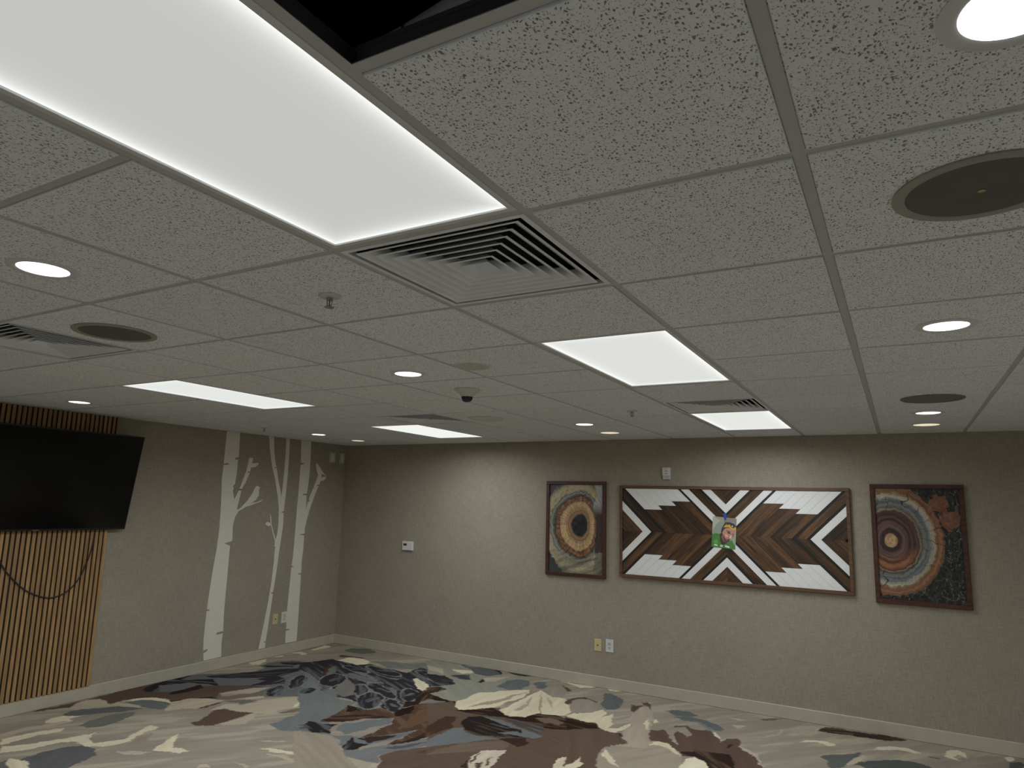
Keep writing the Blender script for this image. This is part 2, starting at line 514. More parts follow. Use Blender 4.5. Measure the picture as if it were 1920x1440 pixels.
CARPET = [
(0,[-4887,1932,-4893,2159,-4888,2410,-4924,2724,-4903,3178,-4344,2789,-4633,2544,-4608,2512,-4604,2400,-4728,2442,-4850,2404,-4841,2277,-4760,2145,-4811,2108,-4853,1942]),
(1,[-4793,2821,-4874,2954,-4903,3178,-4570,2947,-4719,2782]),
(2,[-4760,2145,-4864,2260,-4884,2362,-4826,2421,-4715,2435,-4607,2398,-4550,2375,-4617,2263,-4676,2128]),
(2,[-4580,2385,-4598,2443,-4451,2510,-4264,2502,-4357,2451,-4497,2382]),
(3,[-4600,2508,-4598,2604,-4507,2711,-4386,2758,-4284,2747,-4225,2707,-4344,2687,-4501,2624,-4566,2543]),
(4,[-4565,2494,-4493,2619,-4356,2678,-4231,2702,-4124,2603,-4142,2550,-4229,2511,-4392,2521]),
(5,[-4599,2007,-4662,2078,-4643,2168,-4576,2277,-4508,2389,-4368,2458,-4245,2506,-4323,2352,-4425,2189,-4518,2042]),
(6,[-4252,1938,-4304,2049,-4324,2203,-4289,2331,-4232,2402,-4156,2324,-4112,2185,-4088,2028,-4147,1960]),
(3,[-4525,1837,-4600,1935,-4591,2012,-4469,2071,-4468,1987,-4402,1965,-4434,1889]),
(2,[-4512,1515,-4527,1704,-4456,1941,-4391,1960,-4422,1778,-4452,1606,-4450,1487]),
(3,[-4390,1460,-4360,1623,-4285,1850,-4219,1795,-4268,1639,-4262,1459,-4273,1407]),
(3,[-4235,1389,-4125,1509,-4058,1716,-3999,1876,-3860,1785,-3974,1671,-4034,1465,-4088,1323]),
(3,[-3884,1722,-3980,1865,-4025,1958,-3887,1813,-3784,1793,-3700,1967,-3779,2156,-3821,2257,-3709,2257,-3723,2120,-3622,1952,-3669,1784,-3764,1718]),
(7,[-3853,1345,-3890,1480,-3874,1619,-3821,1700,-3781,1728,-3685,1729,-3613,1694,-3554,1673,-3507,1574,-3482,1467,-3419,1400,-3604,1273,-3767,1346]),
(3,[-3953,1315,-3861,1359,-3771,1343,-3604,1273,-3712,1199]),
(8,[-3915,1244,-3936,1307,-3712,1199,-3752,1171]),
(3,[-3295,1936,-3412,2099,-3432,2155,-3206,1998]),
(2,[-3495,1776,-3413,1854,-3279,1926,-3302,1848,-3423,1763]),
(9,[-3568,1898,-3636,2036,-3670,2158,-3491,1998,-3462,1884,-3512,1850]),
(10,[-4895,3059,-4911,3389,-4889,3495,-4661,3689,-4529,3858,-4555,4030,-4704,4067,-4699,4332,-4579,4451,-4380,4521,-4335,4610,-4357,4730,-4334,4776,-3261,3647,-3732,3304,-3937,3299,-4128,3159,-3965,3030,-4266,2743,-4493,2893,-4620,2873]),
(0,[-4633,2882,-4544,2928,-4471,3212,-4156,3484,-3974,3539,-4048,3445,-4097,3332,-4153,3141,-4047,3039,-4266,2743,-4350,2784,-4441,2752]),
(1,[-4895,3059,-4931,3374,-4897,3399,-4824,3237,-4611,3438,-4367,3289,-4552,3272,-4684,3195,-4810,3002]),
(11,[-4505,2883,-4545,3238,-4419,3172,-4418,2947,-4442,2857]),
(12,[-4781,3486,-4591,3741,-4438,4069,-4234,4297,-4171,3942,-4256,3789,-4435,3612,-4695,3462]),
(12,[-4285,3680,-4241,3890,-4077,3879,-3939,3726,-4131,3463,-4164,3685]),
(1,[-4267,3961,-4278,4239,-4191,4256,-4171,3942,-4180,3846]),
(1,[-4675,4089,-4410,4290,-4366,4248,-4585,4082]),
(1,[-4652,4314,-4380,4521,-4425,4304,-4560,4279]),
(11,[-4284,2747,-4107,3048,-4036,3030,-4184,2922,-4254,2735]),
(3,[-4874,4093,-4887,4324,-4789,4263,-4729,4124,-4780,4060]),
(3,[-4918,4705,-4867,4836,-4716,4800,-4806,4749]),
(3,[-4912,4474,-4879,4575,-4827,4540,-4873,4464]),
(13,[-4141,3131,-4097,3332,-3960,3569,-3915,3465,-3926,3289,-4015,3224]),
(14,[-4071,3057,-3851,3399,-3796,3329,-3876,3129,-3930,3021]),
(2,[-3877,3121,-3785,3319,-3717,3280,-3790,3174]),
(15,[-3920,2994,-3779,3165,-3694,3209,-3722,3021,-3778,3030]),
(2,[-4254,2718,-4203,2891,-4085,2994,-3936,3016,-3916,2864,-3914,2723,-4013,2667,-4059,2542]),
(0,[-3919,2735,-3923,2942,-3898,2977,-3875,2798]),
(2,[-3789,2766,-3842,2951,-3745,3021,-3703,2986,-3667,3246,-3530,3451,-3381,3524,-3276,3461,-3241,3320,-3293,3185,-3316,2954,-3457,2928,-3568,2894,-3712,2884]),
(3,[-3388,3380,-3371,3513,-3276,3461,-3250,3329,-3297,3230]),
(0,[-3623,2451,-3634,2581,-3677,2681,-3762,2755,-3736,2867,-3580,2885,-3451,2932,-3433,2782,-3432,2642,-3437,2529,-3543,2432]),
(2,[-3433,2559,-3415,2766,-3435,2928,-3381,2937,-3272,2700,-3335,2615]),
(16,[-3264,3021,-3262,3176,-3213,3356,-3130,3399,-3194,3132]),
(17,[-3092,2800,-3122,3063,-3171,3210,-3250,3446,-3364,3572,-3428,3823,-2521,2867,-2615,2851,-2741,2838,-2824,2779,-2943,2746]),
(1,[-2849,2840,-2856,2941,-2977,3021,-2808,3029,-2728,3086,-2549,2897,-2659,2896,-2771,2895]),
(11,[-2853,3095,-2858,3222,-2792,3153]),
(3,[-2743,2396,-2647,2441,-2421,2479,-2334,2477,-2429,2453,-2593,2392]),
(2,[-2653,2350,-2497,2385,-2354,2381,-2210,2305,-2240,2303,-2458,2349]),
(2,[-2894,2496,-2728,2601,-2707,2581,-2851,2491]),
(3,[-3281,1967,-3412,2099,-3481,2241,-3441,2220,-3258,2048,-3106,2089,-3121,1994,-3216,1991]),
(2,[-2800,1898,-2834,1951,-2810,1987,-2725,1950]),
(2,[-2682,2115,-2595,2116,-2516,2094,-2545,2074]),
(12,[-3846,3673,-4034,3955,-4081,4147,-3931,4122,-3874,3943,-3725,3683]),
(12,[-3777,3343,-3876,3494,-3890,3681,-3811,3619,-3684,3447,-3704,3360]),
(12,[-3621,3605,-3636,3709,-3592,3780,-3504,3691,-3491,3588,-3543,3551]),
(18,[-3901,3714,-4061,3934,-4136,4201,-4111,4078,-4010,3885]),
(19,[-3918,4928,-3746,5059,-3433,5136,-3240,5446,-2968,5543,-2303,4494,-2664,4544,-2977,4834,-3285,4939,-3460,4857]),
(20,[-3577,3562,-3501,3769,-3196,3658,-2967,3651,-2909,3494,-2893,3410,-2834,3095,-2847,2894,-2822,2832]),
(12,[-4456,4411,-4334,4692,-4303,4772,-4150,4751,-3834,4831,-3663,4805,-3236,4781,-3287,5038,-2829,4945,-2627,4739,-2648,4597,-2752,4459,-2700,4299,-2701,4203,-2567,4010,-2647,3917,-2530,3767,-2478,3614,-2583,3601,-2707,3704,-2754,3478,-2888,3574,-2967,3651,-3093,3698,-3216,3680,-3395,3847,-3503,3926,-3466,3757,-3644,3903,-3840,4055,-3973,4090,-4250,4212]),
(20,[-4250,4212,-4052,4169,-3840,4055,-3650,3898,-3451,3730,-3425,3749,-3445,3889,-3216,3680,-3212,3473,-3534,3520,-3666,3648,-3541,3740,-3628,3793,-3672,3722,-3793,3793,-3846,3964]),
(21,[-3834,4148,-4008,4394,-4052,4561,-3889,4387,-3835,4239]),
(22,[-3881,4159,-4086,4434,-4139,4599,-4008,4394,-3853,4180]),
(23,[-3742,4308,-3706,4429,-3256,4316,-3122,4289,-3304,4238,-3507,4259]),
(24,[-3731,4457,-3643,4523,-3314,4359,-3277,4300,-3469,4376]),
(25,[-3395,3847,-3526,4074,-3563,4217,-3392,4130,-3133,3813,-3171,3713,-3277,3745]),
(26,[-3624,4585,-3516,4571,-3297,4505,-3152,4568,-3158,4475,-3415,4507]),
(27,[-3283,4253,-3080,4238,-2932,4188,-2817,4043,-2846,3949,-3027,4040]),
(28,[-3006,4133,-2998,4217,-2912,4163,-2824,4038,-2870,4005]),
(29,[-3080,3779,-3161,4019,-3239,4161,-3094,4068,-2872,3930,-2794,3987,-2810,3904,-2930,3924,-3100,4025,-3094,3916,-3042,3807]),
(30,[-2888,3574,-2991,3702,-3042,3807,-2942,3669,-2829,3552]),
(31,[-2806,3836,-2810,3904,-2709,3906,-2563,3809,-2491,3667,-2645,3750]),
(32,[-2727,3929,-2571,3819,-2485,3671,-2482,3643,-2579,3797]),
(33,[-2769,3483,-2773,3592,-2736,3667,-2699,3694,-2750,3707,-2799,3622]),
(34,[-2755,4016,-2837,4257,-2708,4198,-2633,4104,-2589,3959,-2658,3944]),
(35,[-3727,4912,-3613,4894,-3428,4831,-3521,4811]),
(36,[-3124,4725,-3007,4720,-2769,4634,-2915,4655]),
(37,[-2598,4722,-2579,4669,-2587,4626,-2620,4597,-2677,4589,-2749,4598,-2830,4627,-2910,4672,-2979,4728,-3031,4790,-3055,4846,-3049,4893,-3014,4924,-2952,4932,-2875,4920,-2790,4887,-2710,4839,-2644,4782]),
(38,[-2623,4725,-2606,4679,-2613,4640,-2642,4615,-2692,4607,-2757,4618,-2827,4642,-2898,4681,-2960,4733,-3005,4786,-3025,4835,-3020,4877,-2989,4905,-2936,4912,-2866,4899,-2793,4871,-2722,4829,-2663,4777]),
(39,[-2734,4807,-2732,4796,-2737,4779,-2751,4764,-2772,4753,-2797,4743,-2822,4738,-2846,4737,-2867,4744,-2878,4754,-2882,4768,-2876,4782,-2862,4797,-2841,4808,-2815,4818,-2790,4824,-2766,4823,-2748,4819]),
(37,[-2772,4758,-2763,4725,-2781,4702,-2826,4696,-2887,4702,-2965,4725,-3046,4760,-3121,4801,-3184,4849,-3223,4892,-3234,4928,-3215,4952,-3167,4958,-3101,4950,-3020,4925,-2938,4887,-2864,4845,-2806,4798]),
(38,[-2797,4765,-2789,4736,-2805,4715,-2843,4709,-2899,4716,-2967,4736,-3038,4766,-3106,4803,-3162,4846,-3195,4884,-3205,4916,-3188,4938,-3148,4944,-3088,4935,-3017,4912,-2945,4882,-2879,4843,-2827,4801]),
(39,[-2909,4853,-2909,4844,-2918,4837,-2935,4829,-2957,4822,-2985,4820,-3011,4818,-3036,4822,-3054,4828,-3064,4835,-3064,4844,-3055,4851,-3038,4859,-3016,4866,-2988,4868,-2961,4869,-2936,4865,-2918,4860]),
(37,[-2634,4140,-2595,4075,-2571,4014,-2565,3966,-2579,3935,-2609,3924,-2652,3934,-2706,3969,-2762,4018,-2816,4081,-2859,4148,-2887,4212,-2895,4266,-2881,4299,-2850,4311,-2803,4298,-2745,4259,-2687,4205]),
(38,[-2646,4139,-2609,4078,-2589,4025,-2584,3983,-2595,3955,-2622,3946,-2661,3956,-2708,3985,-2757,4028,-2804,4083,-2843,4144,-2867,4200,-2874,4246,-2863,4277,-2834,4286,-2792,4274,-2742,4241,-2692,4194]),
(39,[-2705,4170,-2697,4154,-2691,4135,-2692,4120,-2696,4102,-2705,4092,-2717,4084,-2731,4084,-2744,4090,-2756,4099,-2764,4115,-2768,4131,-2769,4149,-2764,4164,-2754,4175,-2743,4184,-2730,4185,-2717,4180]),
(37,[-2752,3953,-2743,3917,-2766,3900,-2820,3903,-2900,3928,-2996,3972,-3098,4027,-3195,4092,-3273,4157,-3324,4215,-3337,4256,-3311,4275,-3250,4269,-3161,4239,-3058,4190,-2955,4131,-2863,4066,-2794,4005]),
(38,[-2784,3969,-2775,3936,-2796,3921,-2845,3925,-2915,3946,-3000,3984,-3089,4033,-3175,4091,-3245,4149,-3286,4196,-3299,4233,-3276,4250,-3221,4244,-3144,4219,-3054,4177,-2964,4125,-2882,4067,-2819,4012]),
(39,[-2918,4078,-2918,4070,-2930,4066,-2954,4067,-2986,4070,-3023,4078,-3060,4089,-3092,4101,-3118,4114,-3130,4125,-3132,4135,-3118,4138,-3094,4139,-3060,4133,-3023,4124,-2986,4113,-2954,4102,-2930,4089]),
(37,[-3174,4069,-3123,4008,-3083,3946,-3057,3891,-3047,3846,-3057,3821,-3082,3814,-3122,3828,-3173,3862,-3228,3912,-3280,3971,-3323,4034,-3353,4093,-3365,4142,-3356,4170,-3329,4177,-3285,4160,-3231,4122]),
(38,[-3177,4058,-3132,4006,-3096,3951,-3072,3901,-3065,3863,-3074,3841,-3097,3835,-3131,3847,-3177,3877,-3225,3922,-3271,3973,-3309,4029,-3336,4082,-3346,4124,-3336,4147,-3311,4153,-3274,4139,-3226,4106]),
(39,[-3211,4061,-3201,4049,-3190,4029,-3183,4011,-3179,3990,-3177,3972,-3180,3959,-3185,3951,-3195,3952,-3205,3959,-3215,3972,-3226,3991,-3235,4012,-3240,4032,-3240,4048,-3237,4061,-3232,4069,-3222,4069]),
(37,[-3603,4245,-3540,4169,-3498,4090,-3471,4010,-3471,3945,-3492,3898,-3530,3874,-3586,3877,-3652,3906,-3720,3959,-3783,4032,-3831,4111,-3862,4195,-3866,4266,-3846,4319,-3804,4345,-3743,4340,-3673,4305]),
(38,[-3609,4227,-3555,4162,-3516,4089,-3495,4022,-3492,3962,-3510,3920,-3547,3901,-3595,3903,-3653,3929,-3714,3976,-3768,4038,-3812,4111,-3837,4183,-3842,4247,-3824,4293,-3785,4314,-3733,4310,-3671,4279]),
(39,[-3672,4225,-3659,4208,-3645,4178,-3636,4146,-3630,4111,-3629,4078,-3631,4050,-3638,4033,-3647,4026,-3661,4033,-3673,4049,-3687,4077,-3697,4109,-3702,4144,-3704,4178,-3702,4207,-3695,4225,-3686,4232]),
(37,[-2839,3893,-2778,3812,-2733,3729,-2711,3653,-2709,3589,-2731,3548,-2772,3534,-2829,3545,-2895,3582,-2963,3643,-3027,3721,-3077,3806,-3106,3888,-3112,3959,-3090,4006,-3044,4020,-2981,4006,-2909,3961]),
(38,[-2846,3878,-2793,3808,-2754,3734,-2733,3666,-2731,3609,-2750,3573,-2786,3560,-2838,3571,-2896,3604,-2957,3658,-3012,3725,-3055,3801,-3081,3873,-3086,3936,-3067,3977,-3027,3991,-2971,3976,-2908,3937]),
(39,[-2904,3878,-2890,3860,-2880,3835,-2872,3803,-2867,3771,-2869,3742,-2875,3721,-2885,3707,-2897,3705,-2910,3712,-2924,3730,-2936,3756,-2943,3786,-2947,3818,-2946,3848,-2940,3870,-2930,3885,-2919,3889]),
(37,[-2492,3692,-2472,3646,-2475,3617,-2493,3601,-2529,3606,-2577,3628,-2634,3666,-2691,3717,-2741,3773,-2779,3828,-2802,3878,-2801,3911,-2782,3928,-2742,3922,-2690,3896,-2631,3853,-2574,3801,-2526,3744]),
(38,[-2507,3700,-2492,3660,-2492,3632,-2510,3620,-2541,3622,-2583,3642,-2633,3676,-2684,3721,-2727,3770,-2762,3820,-2780,3862,-2781,3893,-2762,3906,-2729,3903,-2684,3880,-2631,3843,-2581,3796,-2539,3747]),
(39,[-2580,3763,-2578,3755,-2581,3746,-2592,3745,-2607,3744,-2626,3750,-2647,3758,-2665,3768,-2681,3780,-2692,3792,-2696,3803,-2692,3809,-2682,3813,-2665,3811,-2646,3805,-2625,3797,-2606,3787,-2591,3775]),
(37,[-3547,3755,-3518,3722,-3498,3683,-3490,3644,-3492,3610,-3505,3582,-3527,3566,-3554,3561,-3586,3571,-3615,3590,-3644,3622,-3665,3660,-3675,3700,-3673,3737,-3661,3766,-3638,3782,-3610,3787,-3577,3776]),
(38,[-3550,3745,-3526,3716,-3509,3683,-3500,3648,-3503,3617,-3514,3593,-3532,3577,-3557,3573,-3585,3582,-3612,3600,-3636,3628,-3654,3661,-3664,3696,-3662,3729,-3651,3753,-3632,3771,-3607,3774,-3577,3764]),
(39,[-3584,3740,-3578,3732,-3573,3717,-3569,3700,-3565,3680,-3564,3662,-3565,3646,-3569,3635,-3572,3629,-3579,3632,-3585,3639,-3591,3653,-3594,3670,-3599,3690,-3599,3709,-3598,3725,-3594,3736,-3591,3742]),
(37,[-3999,4066,-3944,4017,-3883,3949,-3825,3869,-3776,3789,-3743,3717,-3728,3661,-3732,3627,-3754,3618,-3793,3636,-3844,3678,-3902,3741,-3961,3818,-4013,3900,-4051,3978,-4070,4040,-4068,4078,-4043,4088]),
(38,[-3987,4039,-3937,3996,-3883,3936,-3833,3867,-3790,3795,-3761,3732,-3747,3682,-3750,3652,-3768,3643,-3804,3660,-3850,3698,-3902,3753,-3952,3820,-3999,3893,-4031,3961,-4048,4016,-4046,4049,-4026,4059]),
(39,[-3968,3978,-3954,3966,-3935,3941,-3910,3907,-3884,3867,-3859,3827,-3841,3795,-3827,3768,-3824,3754,-3828,3751,-3840,3763,-3861,3788,-3884,3820,-3909,3857,-3934,3898,-3955,3934,-3967,3960,-3974,3977]),
(37,[-3840,3637,-3798,3598,-3756,3544,-3720,3484,-3698,3426,-3688,3376,-3692,3340,-3710,3320,-3739,3320,-3778,3342,-3819,3378,-3860,3430,-3898,3489,-3923,3549,-3936,3603,-3932,3642,-3914,3663,-3882,3662]),
(38,[-3837,3620,-3797,3583,-3761,3536,-3731,3483,-3709,3432,-3701,3388,-3705,3356,-3722,3340,-3747,3340,-3781,3358,-3820,3392,-3856,3437,-3888,3489,-3911,3542,-3921,3590,-3918,3624,-3900,3641,-3874,3641]),
(39,[-3849,3588,-3838,3577,-3823,3556,-3810,3531,-3793,3501,-3781,3472,-3773,3449,-3768,3430,-3768,3419,-3773,3419,-3783,3430,-3798,3449,-3811,3473,-3827,3503,-3840,3532,-3851,3559,-3854,3576,-3854,3588]),
(37,[-3210,4647,-3201,4612,-3225,4585,-3281,4570,-3363,4569,-3462,4583,-3564,4607,-3659,4642,-3740,4686,-3786,4727,-3798,4764,-3774,4793,-3713,4808,-3625,4808,-3521,4791,-3418,4765,-3325,4729,-3251,4686]),
(38,[-3242,4650,-3234,4620,-3255,4595,-3306,4584,-3377,4582,-3465,4595,-3556,4618,-3639,4647,-3709,4684,-3752,4722,-3762,4755,-3741,4782,-3686,4793,-3610,4794,-3517,4779,-3426,4754,-3345,4724,-3280,4687]),
(39,[-3389,4743,-3389,4733,-3400,4720,-3420,4705,-3449,4693,-3479,4680,-3510,4671,-3540,4668,-3560,4667,-3572,4673,-3575,4686,-3565,4699,-3542,4711,-3516,4726,-3484,4739,-3451,4745,-3423,4751,-3401,4749]),
(37,[-3574,4556,-3562,4527,-3579,4505,-3619,4489,-3676,4480,-3747,4483,-3824,4498,-3895,4519,-3955,4548,-3991,4577,-4005,4607,-3988,4630,-3946,4646,-3886,4656,-3812,4651,-3734,4635,-3664,4614,-3606,4584]),
(38,[-3598,4557,-3588,4532,-3602,4512,-3638,4499,-3687,4490,-3752,4494,-3820,4506,-3881,4524,-3934,4549,-3966,4576,-3978,4602,-3963,4623,-3926,4636,-3874,4645,-3807,4640,-3738,4627,-3678,4608,-3627,4583]),
(39,[-3710,4618,-3709,4610,-3716,4599,-3728,4585,-3748,4575,-3768,4560,-3791,4552,-3812,4547,-3826,4546,-3835,4549,-3836,4558,-3829,4568,-3817,4582,-3799,4596,-3777,4607,-3753,4616,-3733,4621,-3718,4622]),
(0,[-4388,4965,-4269,4998,-4081,5027,-4013,4994,-4145,4978,-4286,4898]),
(3,[-4210,4787,-4223,4947,-4021,4988,-3896,4918,-3828,4809,-3928,4734,-4090,4742]),
(40,[-4521,5198,-4514,5331,-4381,5435,-4167,5379,-4137,5279,-4251,5160,-4413,5157]),
(3,[-4813,4756,-4749,4805,-4683,4767,-4729,4702]),
(3,[-4849,4974,-4890,5269,-4803,5270,-4756,5175,-4790,4988]),
(11,[-2708,4198,-2743,4446,-2664,4544,-2529,4483,-2583,4252,-2304,4166,-2239,4213,-2201,4069,-2472,3908,-2530,3767,-2641,3922,-2550,3987]),
(3,[-3058,4593,-3062,4657,-2869,4560,-2762,4472,-2700,4357,-2712,4302,-2826,4385]),
(41,[-2598,4259,-2536,4478,-2531,4853,-2222,4367,-2268,4227,-2392,4208]),
(42,[-2480,3919,-2501,4110,-2335,4126,-2394,4015]),
(43,[-2845,3087,-2905,3401,-2944,3533,-2871,3554,-2754,3478,-2674,3663,-2503,3597,-2514,3746,-2472,3908,-2232,4115,-2021,3880,-1887,3573,-1882,3367,-1943,3151,-2016,3029,-2058,2976,-2066,3314,-2068,3364,-2140,3185,-2188,2909,-2308,2968,-2336,3365,-2399,3490,-2609,3312,-2679,3177]),
(44,[-2503,3597,-2514,3746,-2481,3868,-2381,3684,-2417,3537]),
(45,[-2944,3533,-2871,3554,-2760,3474,-2846,3381]),
(46,[-2227,3387,-2362,3760,-2286,3943,-2139,3920,-2162,3689,-2146,3444,-2194,3276]),
(47,[-2046,2962,-1987,3243,-1955,3471,-1900,3618,-1837,3398,-1912,3221,-1966,3018]),
(48,[-2838,3120,-2837,3327,-2553,3470,-2438,3492,-2609,3312,-2690,3169]),
(17,[-2648,3143,-2419,3491,-2350,3382,-2417,3092,-2439,2975,-2588,2997]),
(1,[-2878,2925,-2914,3037,-2747,3045,-2656,3110,-2655,2950,-2644,2881,-2714,2857]),
(17,[-2521,2867,-2403,2975,-2308,2968,-2162,3170,-2056,3347,-2077,3106,-2161,2858,-2233,2785,-2307,2734,-2387,2840]),
(49,[-2306,2945,-2225,3075,-2127,3169,-2128,3021,-2188,2909]),
(1,[-2284,2728,-2365,2952,-2275,2871,-2175,2894,-2177,2779,-2220,2705]),
(50,[-2144,2780,-2004,3014,-1868,3276,-1876,3581,-1782,3593,-1656,3475,-1581,3356,-1809,3081,-1920,2806,-1960,2757,-1873,2633,-2164,2616,-2285,2682]),
(51,[-2051,2867,-1939,3036,-1822,3212,-1874,3059,-1967,2915]),
(52,[-1821,2572,-1944,2747,-1923,2912,-1756,3118,-1581,3356,-1291,2898,-1801,2548]),
(53,[-1786,2942,-1681,3125,-1605,3246,-1607,3132,-1672,2978]),
(54,[-2839,2794,-2806,2817,-2677,2858,-2457,2839,-2296,2741,-2154,2623,-1889,2488,-2254,2237]),
(2,[-1892,2601,-1878,2650,-1821,2572,-1860,2545]),
(52,[-2424,3976,-2278,4184,-2153,4039,-1834,4268,-1675,4067,-1539,4164,-1472,4335,-1289,4343,-1105,4296,-960,4370,-567,3395,-1528,2736]),
(55,[-3425,5360,-3135,5470,-2351,5302,-2085,5317,-1963,5061,-2131,4736,-2294,4208,-2607,4271,-2536,4478,-2671,4539,-2601,4716,-2889,4901,-3065,4862]),
(56,[-3088,5452,-2861,5412,-2520,5466,-2423,5296,-2482,5158,-2661,5165,-2796,5308]),
(1,[-2605,5477,-2510,5448,-2413,5279,-2484,5345]),
(1,[-2464,4881,-2489,5061,-2415,4939,-2426,4888]),
(57,[-2497,5483,-2350,5495,-2047,5506,-2182,5382,-2309,5381]),
(58,[-2822,4950,-2686,5099,-2561,4918,-2661,4889]),
(12,[-3065,4862,-2874,4912,-2699,4816,-2608,4711,-2629,4632,-2957,4713]),
(3,[-2965,5180,-2775,5274,-2687,5169,-2767,5086]),
(2,[-3299,5185,-3080,5144,-2906,4958,-3087,4989,-3179,5019]),
(2,[-2489,5061,-2380,5165,-2288,5303,-2331,5045,-2401,4950]),
(59,[-2212,4857,-2252,5126,-2160,5261,-2048,5255,-1971,5097,-1965,4897,-2042,4821]),
(59,[-1970,5182,-1970,5291,-1887,5287,-1815,5170,-1803,5056,-1860,5034]),
(3,[-2195,4074,-2245,4208,-2248,4534,-2123,4722,-1895,4949,-1820,4697,-1869,4394,-1898,4238,-2028,4032,-2085,4006]),
(3,[-1794,4199,-1804,4493,-1808,4856,-1810,5011,-1602,4856,-1480,4870,-1276,4572,-1275,4383,-1352,4298,-1469,4338,-1527,4143,-1613,4111,-1706,4106]),
(60,[-1784,4951,-1605,4637,-1463,4342,-1479,4346,-1625,4623]),
(61,[-2085,4121,-1956,4598,-1880,4920,-1911,4486,-1966,4290]),
(62,[-1686,4277,-1711,4491,-1780,4800,-1678,4515,-1636,4281]),
(62,[-1552,4676,-1690,4866,-1525,4695,-1416,4504]),
(0,[-1725,5279,-1638,5259,-1541,5149,-1584,5118,-1667,5238]),
(0,[-1457,4780,-1432,4924,-1374,5040,-1189,4939,-1173,4898,-1344,4970,-1401,4856,-1375,4717,-1426,4732]),
(63,[-1725,5074,-1754,5257,-1653,5207,-1529,5060,-1547,4896,-1628,4911]),
(3,[-1876,5472,-1681,5440,-1412,5446,-1430,5351,-1530,5318,-1710,5418]),
(3,[-1262,4392,-1226,4575,-1064,4628,-960,4370,-1068,4322]),
(11,[-2109,3973,-1891,4227,-1781,4177,-1663,4076,-1527,4143,-1466,4324,-1289,4343,-1161,4314,-1024,4296,-951,4348,-899,4218,-1140,4021,-1255,3966,-1554,4035,-1675,4037,-1898,3969]),
(64,[-1657,4020,-1554,4035,-1308,4038,-1244,3974,-1257,3858,-1498,3931]),
(65,[-1442,4174,-1330,4253,-1203,4226,-1199,4115,-1327,4110]),
(17,[-1823,3962,-1627,3953,-1385,3874,-1185,3806,-1229,3725,-1392,3737,-1606,3827]),
(66,[-1898,3732,-1939,3878,-1835,3953,-1570,3852,-1398,3838,-1274,3693,-1426,3599,-1622,3524,-1747,3565,-1836,3664]),
(17,[-1518,3675,-1413,3775,-1248,3762,-1263,3701]),
(67,[-1724,3827,-1606,3827,-1467,3816,-1537,3794]),
(17,[-1855,3189,-1876,3581,-1805,3604,-1724,3529,-1589,3522,-1445,3549,-1536,3436,-1669,3271,-1777,3081]),
(68,[-1692,3073,-1625,3326,-1425,3514,-1323,3513,-1275,3385,-1389,3196,-1460,3190,-1692,2964]),
(69,[-1445,3549,-1263,3701,-1207,3594,-1250,3448,-1323,3513]),
(70,[-1386,2890,-1401,3061,-1328,2911]),
(71,[-1311,2885,-1412,3137,-1417,3242,-1266,3369,-1241,3171,-1187,2970]),
(72,[-1359,3028,-1403,3208,-1389,3196,-1326,3011]),
(72,[-1244,3008,-1307,3209,-1275,3148,-1238,3032]),
(72,[-1286,2959,-1299,3049,-1287,3078,-1263,2956]),
(3,[-821,3221,-882,3378,-849,3549,-805,3390,-746,3535,-683,3434,-679,3319]),
(73,[-1913,3269,-1897,3486,-1888,3599,-2018,3822,-2091,3770,-2076,3494]),
(74,[-1144,4901,-1183,5123,-1254,5261,-1179,5277,-1030,5161,-956,4934,-968,4809,-1039,4775]),
(0,[-921,5062,-852,5044,-809,5091,-777,4898,-774,4804,-854,4907]),
(0,[-849,5185,-803,5201,-711,5044,-709,5012,-771,5102,-807,5110]),
(3,[-1292,5452,-1209,5452,-1112,5463,-1151,5395,-1234,5374]),
(63,[-1368,4740,-1386,4902,-1316,4990,-1191,4902,-1098,4798,-1112,4625,-1207,4494,-1301,4553]),
(3,[-1235,4443,-1124,4553,-1065,4756,-990,4649,-948,4379,-1038,4329,-1118,4345]),
(3,[-948,4350,-978,4535,-938,4686,-830,4377,-835,4290,-763,4341,-725,4537,-693,4336,-743,4207,-840,4205,-904,4269]),
(75,[-792,4637,-793,5018,-715,5007,-592,4719,-537,4473,-448,4150,-454,3979,-529,3974,-642,4112,-699,4251,-689,4477]),
(3,[-623,4552,-646,4741,-587,4606,-548,4438,-566,4426,-609,4591]),
(3,[-608,4768,-526,4679,-536,4614]),
(52,[-1252,4369,-1169,4368,-1034,4318,-939,4357,-881,4230,-767,4191,-704,4222,-649,4132,-578,4034,-643,3941,-707,3849,-681,3643,-598,3374,-750,3270]),
(11,[-1241,4347,-930,4334,-881,4230,-1104,4046]),
(12,[-715,4214,-684,4210,-642,4112,-681,4160]),
(76,[-583,3385,-692,3723,-688,3909,-551,3958,-449,3983,-430,4138,-385,4218,-258,4163,-151,3968,-85,3727]),
(3,[-451,4075,-385,4218,-298,4206,-214,4101,-156,3964,-204,4018,-303,4131,-395,4115]),
(3,[-673,3692,-675,3803,-571,3677,-456,3511,-567,3595]),
(3,[-764,3299,-770,3435,-760,3567,-729,3463,-689,3450,-689,3312,-750,3270]),
(77,[-580,5039,-508,5124,-397,5154,-294,5085,-339,4991,-456,4938]),
(77,[-495,4910,-352,4981,-230,4978,-93,4899,-23,4809,-32,4749,-133,4759,-293,4873,-383,4869]),
(78,[-319,4914,-199,4853,-79,4770,-110,4720,-256,4841]),
